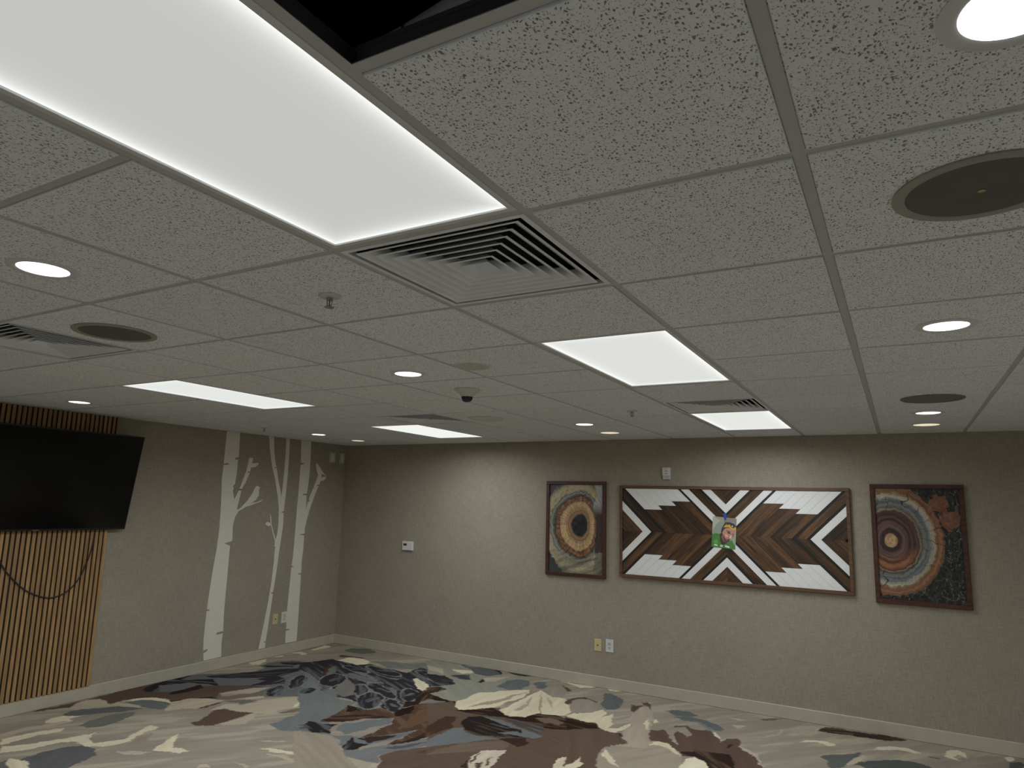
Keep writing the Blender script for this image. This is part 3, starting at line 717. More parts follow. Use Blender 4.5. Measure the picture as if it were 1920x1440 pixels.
(79,[-507,4334,-530,4451,-471,4452,-452,4534,-396,4492,-346,4370,-235,4202,-298,4378,-335,4456,-323,4543,-269,4502,-234,4449,-233,4554,-318,4684,-388,4620,-396,4671,-321,4723,-208,4651,-140,4726,-87,4683,-60,4596,-14,4604,27,4481,52,4586,131,4629,260,3964,97,3852,4,4011,-64,4028,-150,3990,-197,4090,-315,4218,-385,4218,-437,4182]),
(80,[-192,4094,-75,4175,55,4176,181,4241,239,3949,92,3849,4,4011,-64,4028,-145,3994]),
(81,[-95,3720,-117,3824,-108,3954,-61,4019,19,4001,97,3852]),
(79,[-244,4680,-110,4720,-76,4664,-14,4604,27,4481,46,4582,121,4609,148,4542,149,4470,203,4391,310,4287,351,4188,391,4054,92,3849,5,4033,-74,4021]),
(80,[-113,4171,133,4230,249,3957,92,3849,10,4015,-79,4039]),
(80,[70,4344,84,4461,105,4488,100,4388]),
(2,[149,4470,222,4427,311,4353,402,4061,357,4151,310,4287,203,4391]),
(3,[-86,4710,-69,4696,-14,4604,33,4485,-15,4577,-57,4599]),
(82,[153,5280,240,5373,343,5462,277,5323,201,5254]),
(83,[639,5263,674,5400,965,5424,969,5320,831,5262,707,5243]),
(3,[533,4836,574,4927,691,4984,795,4945,756,4882,665,4916]),
(2,[98,4657,286,4814,356,4929,380,5094,390,5073,372,4913,308,4804]),
(2,[569,5039,604,5143,626,5324,649,5368,624,5211,603,5089]),
(2,[-5,4962,83,5024,118,4992,65,4899]),
(2,[-79,5176,4,5205,82,5185,17,5139]),
(84,[709,4585,807,4698,976,4871,917,4642,881,4471,811,4343,764,4494]),
(85,[913,4514,996,4676,1000,4594]),
(2,[881,4471,927,4671,990,4824,996,4676,924,4521]),
(83,[886,5424,1163,5430,1281,5422,1231,5362,1133,5293,895,5268]),
(86,[1047,4978,1083,5086,1160,5163,1279,5187,1366,5131,1342,5080,1243,5115,1120,5040]),
(87,[961,4567,1041,4707,1125,4796,1333,4866,1409,4835,1461,4769,1070,4501]),
(3,[1498,5154,1539,5309,1612,5383,1654,5331,1662,5190,1604,5250,1555,5171,1606,5086,1530,5109]),
(3,[1902,5378,1962,5431,1969,5347,1914,5288]),
(88,[1906,5261,2015,5336,1993,5155,1893,5086]),
(16,[1399,5063,1473,5081,1494,5063,1437,5035]),
]
TREES = {'T1':{'trunk':[(3.57,2.48),(3.742,2.479),(3.753,2.205),(3.704,2.188),(3.71,2.173),(3.747,2.17),(3.745,2.023),(3.734,1.909),(3.709,1.886),(3.725,1.866),(3.714,1.843),(3.741,1.741),(3.791,1.844),(3.803,1.863),(3.831,1.951),(3.868,2.048),(3.889,2.145),(3.894,2.203),(3.947,2.207),(3.943,2.148),(3.922,2.051),(3.896,2.053),(3.888,2.041),(3.919,2.039),(3.875,1.934),(3.827,1.856),(3.79,1.859),(3.796,1.846),(3.826,1.843),(3.812,1.761),(3.786,1.64),(3.802,1.634),(3.879,1.68),(3.971,1.704),(4.066,1.724),(4.142,1.756),(4.103,1.725),(3.996,1.692),(3.904,1.665),(3.815,1.621),(3.776,1.565),(3.76,1.5),(3.755,1.464),(3.763,1.307),(3.748,1.299),(3.66,1.283),(3.741,1.253),(3.74,1.099),(3.739,0.829),(3.738,0.633),(3.741,0.509),(3.749,0.376),(3.678,0.374),(3.66,0.359),(3.678,0.349),(3.746,0.355),(3.741,0.246),(3.751,0.119),(3.539,0.114),(3.528,0.19),(3.556,0.196),(3.579,0.213),(3.565,0.225),(3.525,0.215),(3.516,0.331),(3.52,0.519),(3.521,0.602),(3.555,0.605),(3.553,0.619),(3.524,0.619),(3.531,0.76),(3.55,1.003),(3.577,1.251),(3.585,1.43),(3.581,1.611),(3.572,1.793),(3.56,1.958),(3.564,2.104),(3.644,2.113),(3.615,2.13),(3.567,2.119),(3.567,2.236)],'leaf':[[(3.923,2.112),(3.949,2.145),(4.021,2.157),(4.032,2.144),(3.989,2.107),(3.941,2.1)]],'bird':[(3.846,1.664),(3.92,1.735),(3.983,1.822),(4.013,1.885),(4.035,1.899),(4.063,1.894),(4.079,1.879),(4.064,1.863),(4.07,1.829),(4.071,1.796),(4.039,1.747),(3.994,1.717),(3.914,1.684)]},'T2':{'trunk':[(4.15,2.477),(4.22,2.476),(4.247,2.288),(4.275,2.169),(4.292,2.126),(4.259,2.116),(4.266,2.107),(4.299,2.115),(4.332,1.992),(4.383,1.853),(4.401,1.783),(4.411,1.894),(4.417,2.097),(4.417,2.301),(4.41,2.477),(4.464,2.478),(4.471,2.305),(4.474,2.059),(4.468,1.856),(4.456,1.654),(4.457,1.622),(4.423,1.616),(4.424,1.604),(4.456,1.602),(4.461,1.454),(4.445,1.296),(4.43,1.139),(4.417,0.964),(4.399,0.81),(4.388,0.715),(4.358,0.71),(4.363,0.695),(4.388,0.696),(4.369,0.488),(4.35,0.302),(4.335,0.186),(4.306,0.183),(4.312,0.173),(4.334,0.174),(4.335,0.118),(4.242,0.116),(4.26,0.222),(4.292,0.385),(4.329,0.626),(4.353,0.833),(4.364,1.025),(4.366,1.204),(4.383,1.215),(4.354,1.22),(4.358,1.279),(4.315,1.378),(4.274,1.476),(4.253,1.603),(4.274,1.554),(4.287,1.476),(4.328,1.377),(4.367,1.298),(4.385,1.376),(4.388,1.494),(4.377,1.653),(4.352,1.772),(4.293,1.97),(4.23,2.127),(4.181,2.303)],'leaf':[[(4.198,1.481),(4.219,1.5),(4.26,1.492),(4.278,1.466),(4.256,1.451),(4.218,1.461)]]},'T3':{'trunk':[(4.648,2.481),(4.812,2.481),(4.821,2.247),(4.821,2.034),(4.803,1.836),(4.735,1.826),(4.74,1.813),(4.8,1.813),(4.805,1.64),(4.827,1.736),(4.87,1.745),(4.84,1.757),(4.857,1.814),(4.906,1.915),(4.944,2.006),(4.972,2.084),(5.028,2.074),(5.018,1.99),(5.003,1.952),(4.956,1.942),(4.958,1.929),(4.99,1.933),(4.957,1.87),(4.918,1.784),(4.872,1.657),(4.833,1.532),(4.809,1.428),(4.807,1.356),(4.718,1.348),(4.807,1.334),(4.807,1.162),(4.796,1.04),(4.799,0.898),(4.75,0.89),(4.757,0.879),(4.798,0.878),(4.803,0.637),(4.804,0.398),(4.804,0.24),(4.805,0.118),(4.63,0.121),(4.624,0.236),(4.63,0.258),(4.682,0.26),(4.676,0.275),(4.628,0.276),(4.62,0.459),(4.628,0.693),(4.635,0.89),(4.638,0.969),(4.667,0.975),(4.661,0.988),(4.642,0.989),(4.653,1.168),(4.657,1.411),(4.656,1.614),(4.663,1.82),(4.665,2.027),(4.665,2.171),(4.717,2.185),(4.716,2.197),(4.667,2.203)],'leaf':[[(5.001,2.01),(5.037,2.04),(5.097,2.051),(5.104,2.036),(5.062,1.998),(5.011,1.996)]],'bird':[(4.92,2.2),(4.943,2.203),(4.985,2.167),(5.029,2.12),(5.075,2.083),(5.112,2.052),(5.089,2.064),(5.032,2.087),(5.012,2.047),(4.967,2.073),(4.936,2.125)]}}


# ---------------------------------------------------------------- room shell
def slab(name, x0, x1, y0, y1, z0, z1, mat):
    return tag(MB().box(x0, x1, y0, y1, z0, z1).build(name, mat), kind='structure')


ZT = H + 0.75
slab('wall_back', XL - 0.12, XR + 0.12, YB, YB + 0.12, 0, ZT, M['wall'])
slab('wall_left', XL - 0.12, XL, YF, YB, 0, ZT, M['wall'])
slab('wall_right', XR, XR + 0.12, YF, YB, 0, ZT, M['paint'])
slab('wall_front', XL - 0.12, XR + 0.12, YF - 0.12, YF, 0, ZT, M['paint'])


def baseboard(name, x0, x1, y0, y1, ax):
    # vinyl cove base: plain face, slightly rounded top
    return tag(MB().bbox(x0, x1, y0, y1, 0, 0.108, 0.004, ax).build(name, M['base']), kind='structure')


baseboard('baseboard_back', XL, XR, YB - 0.010, YB, -2)
baseboard('baseboard_left', XL, XL + 0.010, YF, YB - 0.010, 1)
baseboard('baseboard_right', XR - 0.010, XR, YF, YB - 0.010, -1)
baseboard('baseboard_front', XL + 0.010, XR - 0.010, YF, YF + 0.010, 2)


# carpet: a woven floral print, painted petal by petal in floor metres
def make_floor():
    x0, x1, y0, y1 = XL, XR, YF, YB
    # finer where the print is traced
    xs = np.unique(np.round(np.concatenate([np.arange(x0, 2.3, 0.0085), np.arange(2.3, x1, 0.03), [x1]]), 5))
    ys = np.unique(np.round(np.concatenate([np.arange(y0, 0.9, 0.03), np.arange(0.9, y1, 0.0085), [y1]]), 5))
    X, Y = np.meshgrid(xs, ys)
    WX = X + 0.055 * (vnoise(X * 9, Y * 9, 1, 3) - 0.5) + 0.02 * (vnoise(X * 60, Y * 60, 3, 2) - 0.5)
    WY = Y + 0.055 * (vnoise(X * 9, Y * 9, 2, 3) - 0.5) + 0.02 * (vnoise(X * 60, Y * 60, 4, 2) - 0.5)
    rgb = np.zeros(X.shape + (3,))
    sx, sy = X * 0.6 + Y * 0.8, -X * 0.8 + Y * 0.6
    strk = vnoise(sx * 2.5, sy * 16, 9, 4)
    soft = vnoise(sx * 1.3, sy * 4.5, 10, 3)
    mixv = np.clip((strk * 0.55 + soft * 0.45 - 0.36) / 0.26, 0, 1)
    KC = 2.12
    for k in range(3):
        rgb[..., k] = np.interp(mixv, [0, 0.45, 0.75, 1], [alb(c, KC)[k] for c in ((105, 98, 88), (110, 103, 92), (114, 107, 95), (124, 117, 102))])
    pal = [alb(c if max(c) > 150 else tuple(v * (0.85 if 85 < max(c) < 113 and c[2] > c[0] * 0.9 else 0.92) for v in c), KC) for c in PAL]
    pal = [(r_ * 1.03, g_ * 0.99, b_ * 0.95) for r_, g_, b_ in pal]
    slate = np.array(alb((92, 95, 97), KC)); tan = np.array(alb((92, 73, 58), KC))

    def paint(c, pts):
        pa = np.array(pts)
        ax0, ay0 = pa.min(0) - 0.06; ax1, ay1 = pa.max(0) + 0.06
        i0, i1 = np.searchsorted(xs, (ax0, ax1)); j0, j1 = np.searchsorted(ys, (ay0, ay1))
        if i1 <= i0 or j1 <= j0:
            return
        sl = (slice(j0, j1), slice(i0, i1))
        m = inpoly(WX[sl], WY[sl], pts)
        # brush streaks inside the petal, along its long side
        d = pa - pa.mean(0)
        w_, v_ = np.linalg.eigh(d.T @ d)
        ux, uy = v_[:, 1]
        a = X[sl] * ux + Y[sl] * uy; b = -X[sl] * uy + Y[sl] * ux
        nz = vnoise(a * 3.0, b * 27, 11, 3)
        cc = np.array(c)[None, :] * (0.87 + 0.26 * nz[m])[:, None]
        if max(c) < 0.10:                      # dark petals carry lighter brush strokes
            k_ = np.clip((nz[m] - 0.56) / 0.16, 0, 1)[:, None] * 0.40
            cc = cc * (1 - k_) + (tan if c[0] > c[2] * 1.5 else slate)[None, :] * k_
        rgb[sl][m] = cc

    # the print goes on towards the camera: its light petals only, turned half round
    for c, p in CARPET:
        if max(PAL[c]) > 75:
            paint(pal[c], [(-3.0 - p[i] / 1000, 2.35 - p[i + 1] / 1000) for i in range(0, len(p), 2)])
    for c, p in CARPET:
        paint(pal[c], [(p[i] / 1000, p[i + 1] / 1000) for i in range(0, len(p), 2)])
    P = np.stack([X, Y, np.zeros_like(X)], -1)
    return tag(link('floor', grid_mesh('floor', P, rgb, M['carpet'])), kind='structure')


make_floor()

# ---------------------------------------------------------------- suspended ceiling
UOFF = {-5: -.0026, -4: .0103, -3: .003, -2: .0053, -1: .0095, 0: .0017, 1: -.0043, 2: -.0121, 3: -.0076}
VOFF = {-1: -.0004, 0: -.0054, 1: -.0081, 2: -.0179, 3: .0015, 4: .003, 5: .0097, 6: .0053, 7: .008, 8: .0125}
UL = {u: u * T + UOFF.get(u, 0) for u in range(-8, 7)}
VL = {v: v * T + VOFF.get(v, 0) for v in range(-6, 9)}
UL[-9] = XL; UL[7] = XR; VL[-7] = YF; VL[9] = YB
ceiling = tag(empty('ceiling', (0, 0, H)), kind='structure')
LIGHTS = [(0, -2), (0, 2), (0, 6), (-5, 2), (-5, 6)]          # lower corner cell, two cells deep
# unseen panels added on the grid spacing to brighten the ceiling
LIGHTS_ADDED = [(5, 2), (0, -6), (-5, -2)]
LIGHTS += LIGHTS_ADDED
DIFFS = [(0, 0), (0, 5), (-4, 0), (-4, 5)]
taken = set()
for (a, b) in LIGHTS:
    taken |= {(a, b), (a, b + 1)}
taken |= set(DIFFS)
HOLE = (1, -2)
taken.add(HOLE)

tile_cache = {}


def tile_mesh(wx, wy):
    k = (round(wx, 3), round(wy, 3))
    if k not in tile_cache:
        a, b = wx / 2, wy / 2
        m = MB()
        fa, fb = max(a - 0.0128, 0.004), max(b - 0.0128, 0.004)
        m.bbox(-fa, fa, -fb, fb, -0.005, 0.003, 0.0012, -3)       # the face that hangs between the tees
        ga, gb = max(a - 0.003, 0.004), max(b - 0.003, 0.004)
        m.box(-ga, ga, -gb, gb, 0.003, 0.016)                     # the lip that rests on the tees
        tile_cache[k] = m.mesh('ceiling_tile', M['tile'])
    return tile_cache[k]


us = sorted(UL); vs_ = sorted(VL)
for i in range(len(us) - 1):
    for j in range(len(vs_) - 1):
        c = (us[i], vs_[j])
        if c in taken:
            continue
        xa, xb = UL[us[i]], UL[us[i + 1]]; ya, yb_ = VL[vs_[j]], VL[vs_[j + 1]]
        if xb - xa < 0.06:
            continue
        t_ = link('ceiling_tile', tile_mesh(round(xb - xa, 2), round(yb_ - ya, 2)), ceiling,
                  ((xa + xb) / 2, (ya + yb_) / 2, random.uniform(-0.0006, 0.0006)))
        if c == (-1, 2):
            me = t_.data.copy(); me.materials[0] = M['tile_stain']; t_.data = me
            t_['label'] = 'ceiling tile with a round brown water stain'


def tee(L, lower=0.0):
    """inverted T, length L along X, flange at z 0"""
    m = MB()
    m.box(-L / 2, L / 2, -0.012, 0.012, -lower, 0.0015)
    return m


def tee_web(L):
    m = MB()
    m.box(-L / 2, L / 2, -0.0007, 0.0007, 0.0015, 0.036)
    m.box(-L / 2, L / 2, -0.004, 0.004, 0.030, 0.038)
    return m


tee_cache = {}


def tee_obj(name, L, loc, rz, lower):
    k = (name, round(L, 3))
    if k not in tee_cache:
        tee_cache[k] = (tee(L, lower).mesh(name, M['tee']), tee_web(L).mesh('web', M['tee_web']))
    o = link(name, tee_cache[k][0], ceiling, loc)
    o.rotation_euler.z = rz
    w_ = link('web', tee_cache[k][1], o)
    return o


for u in us[1:-1]:
    tee_obj('main_tee', YB - YF, (UL[u], (YB + YF) / 2, 0), math.pi / 2, 0.0)
inside = {(a, b + 1) for a, b in LIGHTS}
for v in vs_[1:-1]:
    for i in range(len(us) - 1):
        if (us[i], v) in inside:
            continue
        xa, xb = UL[us[i]], UL[us[i + 1]]
        L = xb - xa - 0.0235
        if L < 0.03:
            continue
        tee_obj('cross_tee', round(L, 2), ((xa + xb) / 2, VL[v], 0), 0, 0.0004)
for nm, b in (('back', (XL, XR, YB - 0.022, YB)), ('left', (XL, XL + 0.022, YF, YB)), ('right', (XR - 0.022, XR, YF, YB)), ('front', (XL, XR, YF, YF + 0.022))):
    MB().box(*b, -0.0012, 0.0012).build('wall_angle', M['tee'], ceiling)
MB().box(XL, XR, YF, YB, 0.70, 0.75).build('roof_deck', M['deck'], ceiling)

# dark duct seen through the bay with no tile
d = empty('flexible_duct', (0.9, -0.53, H + 0.10))
tag(d, 'grey flexible duct seen through the bay with the missing ceiling tile', 'duct')
pts = [(-0.38 + 0.065 * i, 0.006 * math.sin(i), 0.002 * i) for i in range(15)]
rad = [0.010 + 0.0042 * i for i in range(15)]
MB().tube(pts, rad, 20).build('jacket', M['duct'], d, True)
for i in range(2, 14, 3):
    p = Vector(pts[i]); q = Vector(pts[i + 1])
    MB().tube([p, p + (q - p) * 0.10], rad[i] + 0.0012, 20).build('wire_rib', M['tee_web'], d, True)


# ---------------------------------------------------------------- light panels
def panel_light(cell, label, strength, watt):
    a, b = cell
    xa, xb, ya, yb_ = UL[a], UL[a + 1], VL[b], VL[b + 2]
    cx, cy = (xa + xb) / 2, (ya + yb_) / 2
    hx, hy = (xb - xa) / 2, (yb_ - ya) / 2
    root = tag(empty('panel_light', (cx, cy, H)), label, 'ceiling light', 'flat light panels in the ceiling grid')
    ix, iy = hx - 0.030, hy - 0.030
    ox, oy = hx - 0.0125, hy - 0.0125
    for nm, bx in (('s', (-ox, ox, -oy, -iy)), ('n', (-ox, ox, iy, oy)), ('w', (-ox, -ix, -iy, iy)), ('e', (ix, ox, -iy, iy))):
        MB().bbox(*bx, -0.0015, 0.012, 0.001, -3).build('frame_rail', M['fixture'], root)
    dm = make_glow('panel_lens', (0.985, 1.0, 0.965), strength, (ix, iy, 1.08 - strength, 0.026))
    MB().box(-ix, ix, -iy, iy, 0.003, 0.006).build('diffuser', dm, root)
    MB().box(-ox, ox, -oy, oy, 0.012, 0.05).build('housing', M['fixture'], root)
    ld = bpy.data.lights.new('panel_lamp', 'AREA')
    ld.shape = 'RECTANGLE'; ld.size = 2 * ix - 0.01; ld.size_y = 2 * iy - 0.01
    ld.energy = watt; ld.color = (0.91, 0.965, 1.0)
    ld.spread = math.radians(168)
    lo = bpy.data.objects.new('panel_lamp', ld)
    lo.location = (0, 0, 0.001)
    COL.objects.link(lo); lo.parent = root
    return root


panel_light((0, -2), 'largest and nearest glowing ceiling panel, beside the bay with no tile', 0.56, PANEL_WATT)
panel_light((0, 2), 'glowing ceiling panel in the middle, beyond the large air diffuser', 0.74, PANEL_WATT)
panel_light((0, 6), 'small far glowing ceiling panel above the wooden chevron artwork', 0.80, PANEL_WATT)
panel_light((-5, 2), 'long glowing ceiling panel at the left, near the television', 0.80, PANEL_WATT)
panel_light((-5, 6), 'far glowing ceiling panel near the room corner, beside the birch tree decals', 0.90, PANEL_WATT)

for c, lb in zip(LIGHTS_ADDED, ('added light panel beyond the right picture edge, level with the middle panel',
                               'added light panel in the ceiling behind the viewpoint',
                               'added light panel beyond the left picture edge, before the television')):
    panel_light(c, lb, 0.8, PANEL_WATT)


# ---------------------------------------------------------------- louvred air diffusers
def make_diffuser():
    root = empty('air_diffuser')
    h = T / 2 - 0.0125
    m = MB()
    i_ = 0.277
    for bx in ((-h, h, -h, -i_), (-h, h, i_, h), (-h, -i_, -i_, i_), (i_, h, -i_, i_)):
        m.box(*bx, -0.003, 0.012)
    m.build('frame', M['louver'], root)
    for k in range(6):
        b = 0.262 - 0.036 * k
        t = b - 0.052
        zb, zt = -0.003, 0.030
        th = 0.0022
        vs = []
        for (hs, z) in ((b, zb), (b - 0.009, zb + 0.0008), (t, zt), (t - 0.001, zt + 0.002), (b - 0.011, zb + 0.003), (b, zb + 0.0012)):
            vs += [(-hs, -hs, z), (hs, -hs, z), (hs, hs, z), (-hs, hs, z)]
        fs = []
        for r in range(6):
            n = (r + 1) % 6
            for i in range(4):
                j = (i + 1) % 4
                fs.append((4 * r + i, 4 * r + j, 4 * n + j, 4 * n + i))
        MB().add(vs, fs).build('louver', M['louver'], root)
    b, t = 0.046, 0.012
    vs = [(-b, -b, -0.003), (b, -b, -0.003), (b, b, -0.003), (-b, b, -0.003), (-t, -t, 0.026), (t, -t, 0.026), (t, t, 0.026), (-t, t, 0.026)]
    MB().add(vs, [(4, 5, 6, 7), (0, 1, 5, 4), (1, 2, 6, 5), (2, 3, 7, 6), (3, 0, 4, 7)]).build('core', M['louver'], root)
    m = MB()
    i_ = 0.285
    m.box(-i_, i_, -i_, i_, 0.075, 0.08)
    for bx in ((-i_, i_, -i_ - .004, -i_), (-i_, i_, i_, i_ + .004), (-i_ - .004, -i_, -i_, i_), (i_, i_ + .004, -i_, i_)):
        m.box(*bx, 0.012, 0.08)
    m.build('duct_box', M['black'], root)  # coloured black so the space behind the louvers looks dark
    return root


def cell_c(a, b):
    return ((UL[a] + UL[a + 1]) / 2, (VL[b] + VL[b + 1]) / 2)


dif = make_diffuser()
for k, (c, lb) in enumerate((((0, 0), 'large louvred air diffuser overhead, at the end of the nearest light panel'),
                             ((0, 5), 'far louvred air diffuser touching the far light panel over the artwork'),
                             ((-4, 0), 'louvred air diffuser cut by the left picture edge, above the television'),
                             ((-4, 5), 'small far louvred air diffuser beside the panel near the room corner'))):
    x, y = cell_c(*c)
    o = dif if k == 0 else dup(dif, (x, y, H))
    o.location = (x, y, H)
    tag(o, lb, 'air vent', 'louvred air diffusers in the ceiling')

ZF = H - 0.005          # tile face


# ---------------------------------------------------------------- round ceiling speakers
def speaker(u, v, label, ring, grille, r=0.165, dot=False):
    root = tag(empty('ceiling_speaker', (u * T, v * T, ZF)), label, 'speaker', 'round ceiling speakers')
    ri = r * 0.845
    MB().lathe([(r, 0.001), (r, -0.004), (r - 0.004, -0.0065), (ri + 0.003, -0.0065), (ri, -0.004), (ri, 0.001)], 64).build('rim', ring, root, True)
    prof = [(ri - 0.0005, -0.0035)] + [(ri * math.cos(a), -0.0035 - 0.003 * math.sin(a)) for a in (0.3, 0.7, 1.1)] + [(0.004, -0.0066)]
    MB().lathe(prof, 64).build('grille', grille, root, True)
    if dot:
        MB().lathe([(0.0075, -0.006), (0.0075, -0.0082), (0.004, -0.0092)], 16).build('badge', M['brass'], root, True)
    return root


speaker(2.50, 0.51, 'large round speaker at the right edge with a small brass dot', M['spk_ring'], M['spk_grille'], dot=True)
speaker(-2.565, 0.505, 'round dark speaker between the left diffuser and a downlight', M['spk_ring'], M['spk_grille'])
speaker(2.515, 5.58, 'round brown speaker in front of the two far right downlights', M['spk_brown'], M['spk_brown'])
speaker(-2.565, 5.62, 'pale round speaker beside the far corner air diffuser', M['spk_pale'], M['spk_pale'], 0.145)


# ---------------------------------------------------------------- downlights
def downlight(u, v, label, warm=False, ro=0.098, rl=0.072):
    root = tag(empty('downlight', (u * T, v * T, ZF)), label, 'ceiling light',
               'warm wall wash lights along the back wall' if warm else 'round recessed downlights')
    MB().lathe([(ro, 0.001), (ro, -0.002), (ro - 0.006, -0.005), (rl + 0.004, -0.005), (rl, -0.003), (rl, 0.001)], 48).build('trim_ring', M['fixture'], root, True)
    MB().lathe([(rl - 0.0004, -0.001), (rl - 0.0004, -0.0028), (rl * 0.5, -0.0036), (0.003, -0.004)], 48).build('lens', M['glow_warm'] if warm else M['glow_down'], root, True)
    ld = bpy.data.lights.new('downlight_lamp', 'SPOT')
    ld.spot_size = math.radians(115); ld.spot_blend = 0.9; ld.shadow_soft_size = rl * 0.9
    ld.energy = WARM_WATT if warm else DOWN_WATT
    ld.color = (1.0, 0.82, 0.58) if warm else (0.98, 0.94, 1.0)
    lo = bpy.data.objects.new('downlight_lamp', ld)
    lo.location = (0, 0, -0.012)
    COL.objects.link(lo); lo.parent = root
    return root


downlight(2.49, -0.50, 'big bright downlight cut by the top right corner of the picture')
downlight(-1.535, -0.495, 'bright downlight at the left edge, near the large panel')
downlight(2.49, 2.54, 'bright downlight at the right, beyond the large round speaker')
downlight(-1.555, 2.585, 'bright downlight in the middle, before the ceiling camera')
downlight(-6.775, 2.585, 'bright downlight at the left over the television')
downlight(-6.73, 6.75, 'small bright downlight just in front of the birch tree decals')
downlight(-1.57, 6.63, 'small bright downlight beside the second sprinkler')
downlight(2.51, 6.67, 'small bright downlight between the brown speaker and a warm light')
downlight(-6.835, 7.91, 'dim warm light in the room corner', True, 0.085, 0.078)
downlight(-1.63, 7.765, 'dim warm light above the left framed picture', True, 0.098, 0.088)
downlight(2.523, 7.85, 'dim warm light above the right framed picture', True, 0.098, 0.088)


# ---------------------------------------------------------------- sprinklers and ceiling camera
def make_sprinkler():
    root = empty('sprinkler')
    MB().lathe([(0.040, 0.001), (0.040, -0.002), (0.034, -0.006), (0.016, -0.0085)], 32).build('escutcheon', M['white_warm'], root, True)
    MB().lathe([(0.011, -0.006), (0.011, -0.016), (0.006, -0.018)], 16).build('body', M['chrome'], root, True)
    for s in (-1, 1):
        MB().tube([(0.009 * s, 0, -0.014), (0.012 * s, 0, -0.022), (0.009 * s, 0, -0.032), (0.002 * s, 0, -0.038)], 0.0022, 8).build('frame_arm', M['chrome'], root, True)
    MB().tube([(0, 0, -0.016), (0, 0, -0.038)], 0.0018, 8).build('bulb', M['dark'], root, True)
    MB().lathe([(0.004, -0.036), (0.017, -0.0405), (0.017, -0.042), (0.003, -0.043)], 20).build('deflector', M['chrome'], root, True)
    return root


spr = make_sprinkler()
for k, (u, v, lb) in enumerate(((-0.507, 0.497, 'nearest fire sprinkler, left of the large air diffuser'),
                                (-0.497, 5.529, 'small far fire sprinkler in the middle of the ceiling'),
                                (-6.83, 5.615, 'tiny far fire sprinkler above the first birch tree decal'))):
    o = spr if k == 0 else dup(spr, (0, 0, 0))
    o.location = (u * T, v * T, ZF)
    tag(o, lb, 'sprinkler', 'pendent fire sprinklers')

root = tag(empty('ceiling_camera', (-0.925, 2.14, ZF)), 'white flared ceiling camera with a dark blue dome', 'camera')
MB().lathe([(0.082, 0.001), (0.082, -0.004), (0.074, -0.010), (0.056, -0.024), (0.040, -0.040), (0.036, -0.047)], 48).build('base', M['white_warm'], root, True)
MB().lathe([(0.0355, -0.046), (0.0345, -0.056), (0.028, -0.070), (0.018, -0.0775), (0.004, -0.080)], 40).build('dome', M['navy'], root, True)


# ---------------------------------------------------------------- things on the back wall
def bp(a, b, d):
    """wall point: x, height, distance in front of the back wall"""
    return (a, YB - d, b)


def print_grid(w_, h_, n, fn):
    nx, ny = n
    s = np.linspace(0, 1, nx); t = np.linspace(0, 1, ny)
    S, Tt = np.meshgrid(s, t)
    P = np.stack([(S - 0.5) * w_, np.zeros_like(S), (0.5 - Tt) * h_], -1)
    return P, fn(S, Tt)


def ramp_np(x, stops):
    xs = [p for p, c in stops]
    cs = np.array([lin(c) for p, c in stops])
    return np.stack([np.interp(x, xs, cs[:, k]) for k in range(3)], -1)


def polar(S, Tt, w_, h_, c, R):
    dx = (S - c[0]) * w_; dy = (Tt - c[1]) * h_            # dy down
    wob = (vnoise(S * 7, Tt * 10, 21, 3) - 0.5) * 0.07
    r = np.hypot(dx, dy)
    th = np.arctan2(dy, dx)
    cr, sr = np.cos(th), np.sin(th)
    rx = np.where(cr > 0, R[0], R[1]); ry = np.where(sr > 0, R[2], R[3])
    rad = 1 / np.sqrt((cr / rx) ** 2 + (sr / ry) ** 2)
    return r / rad + wob, th, r


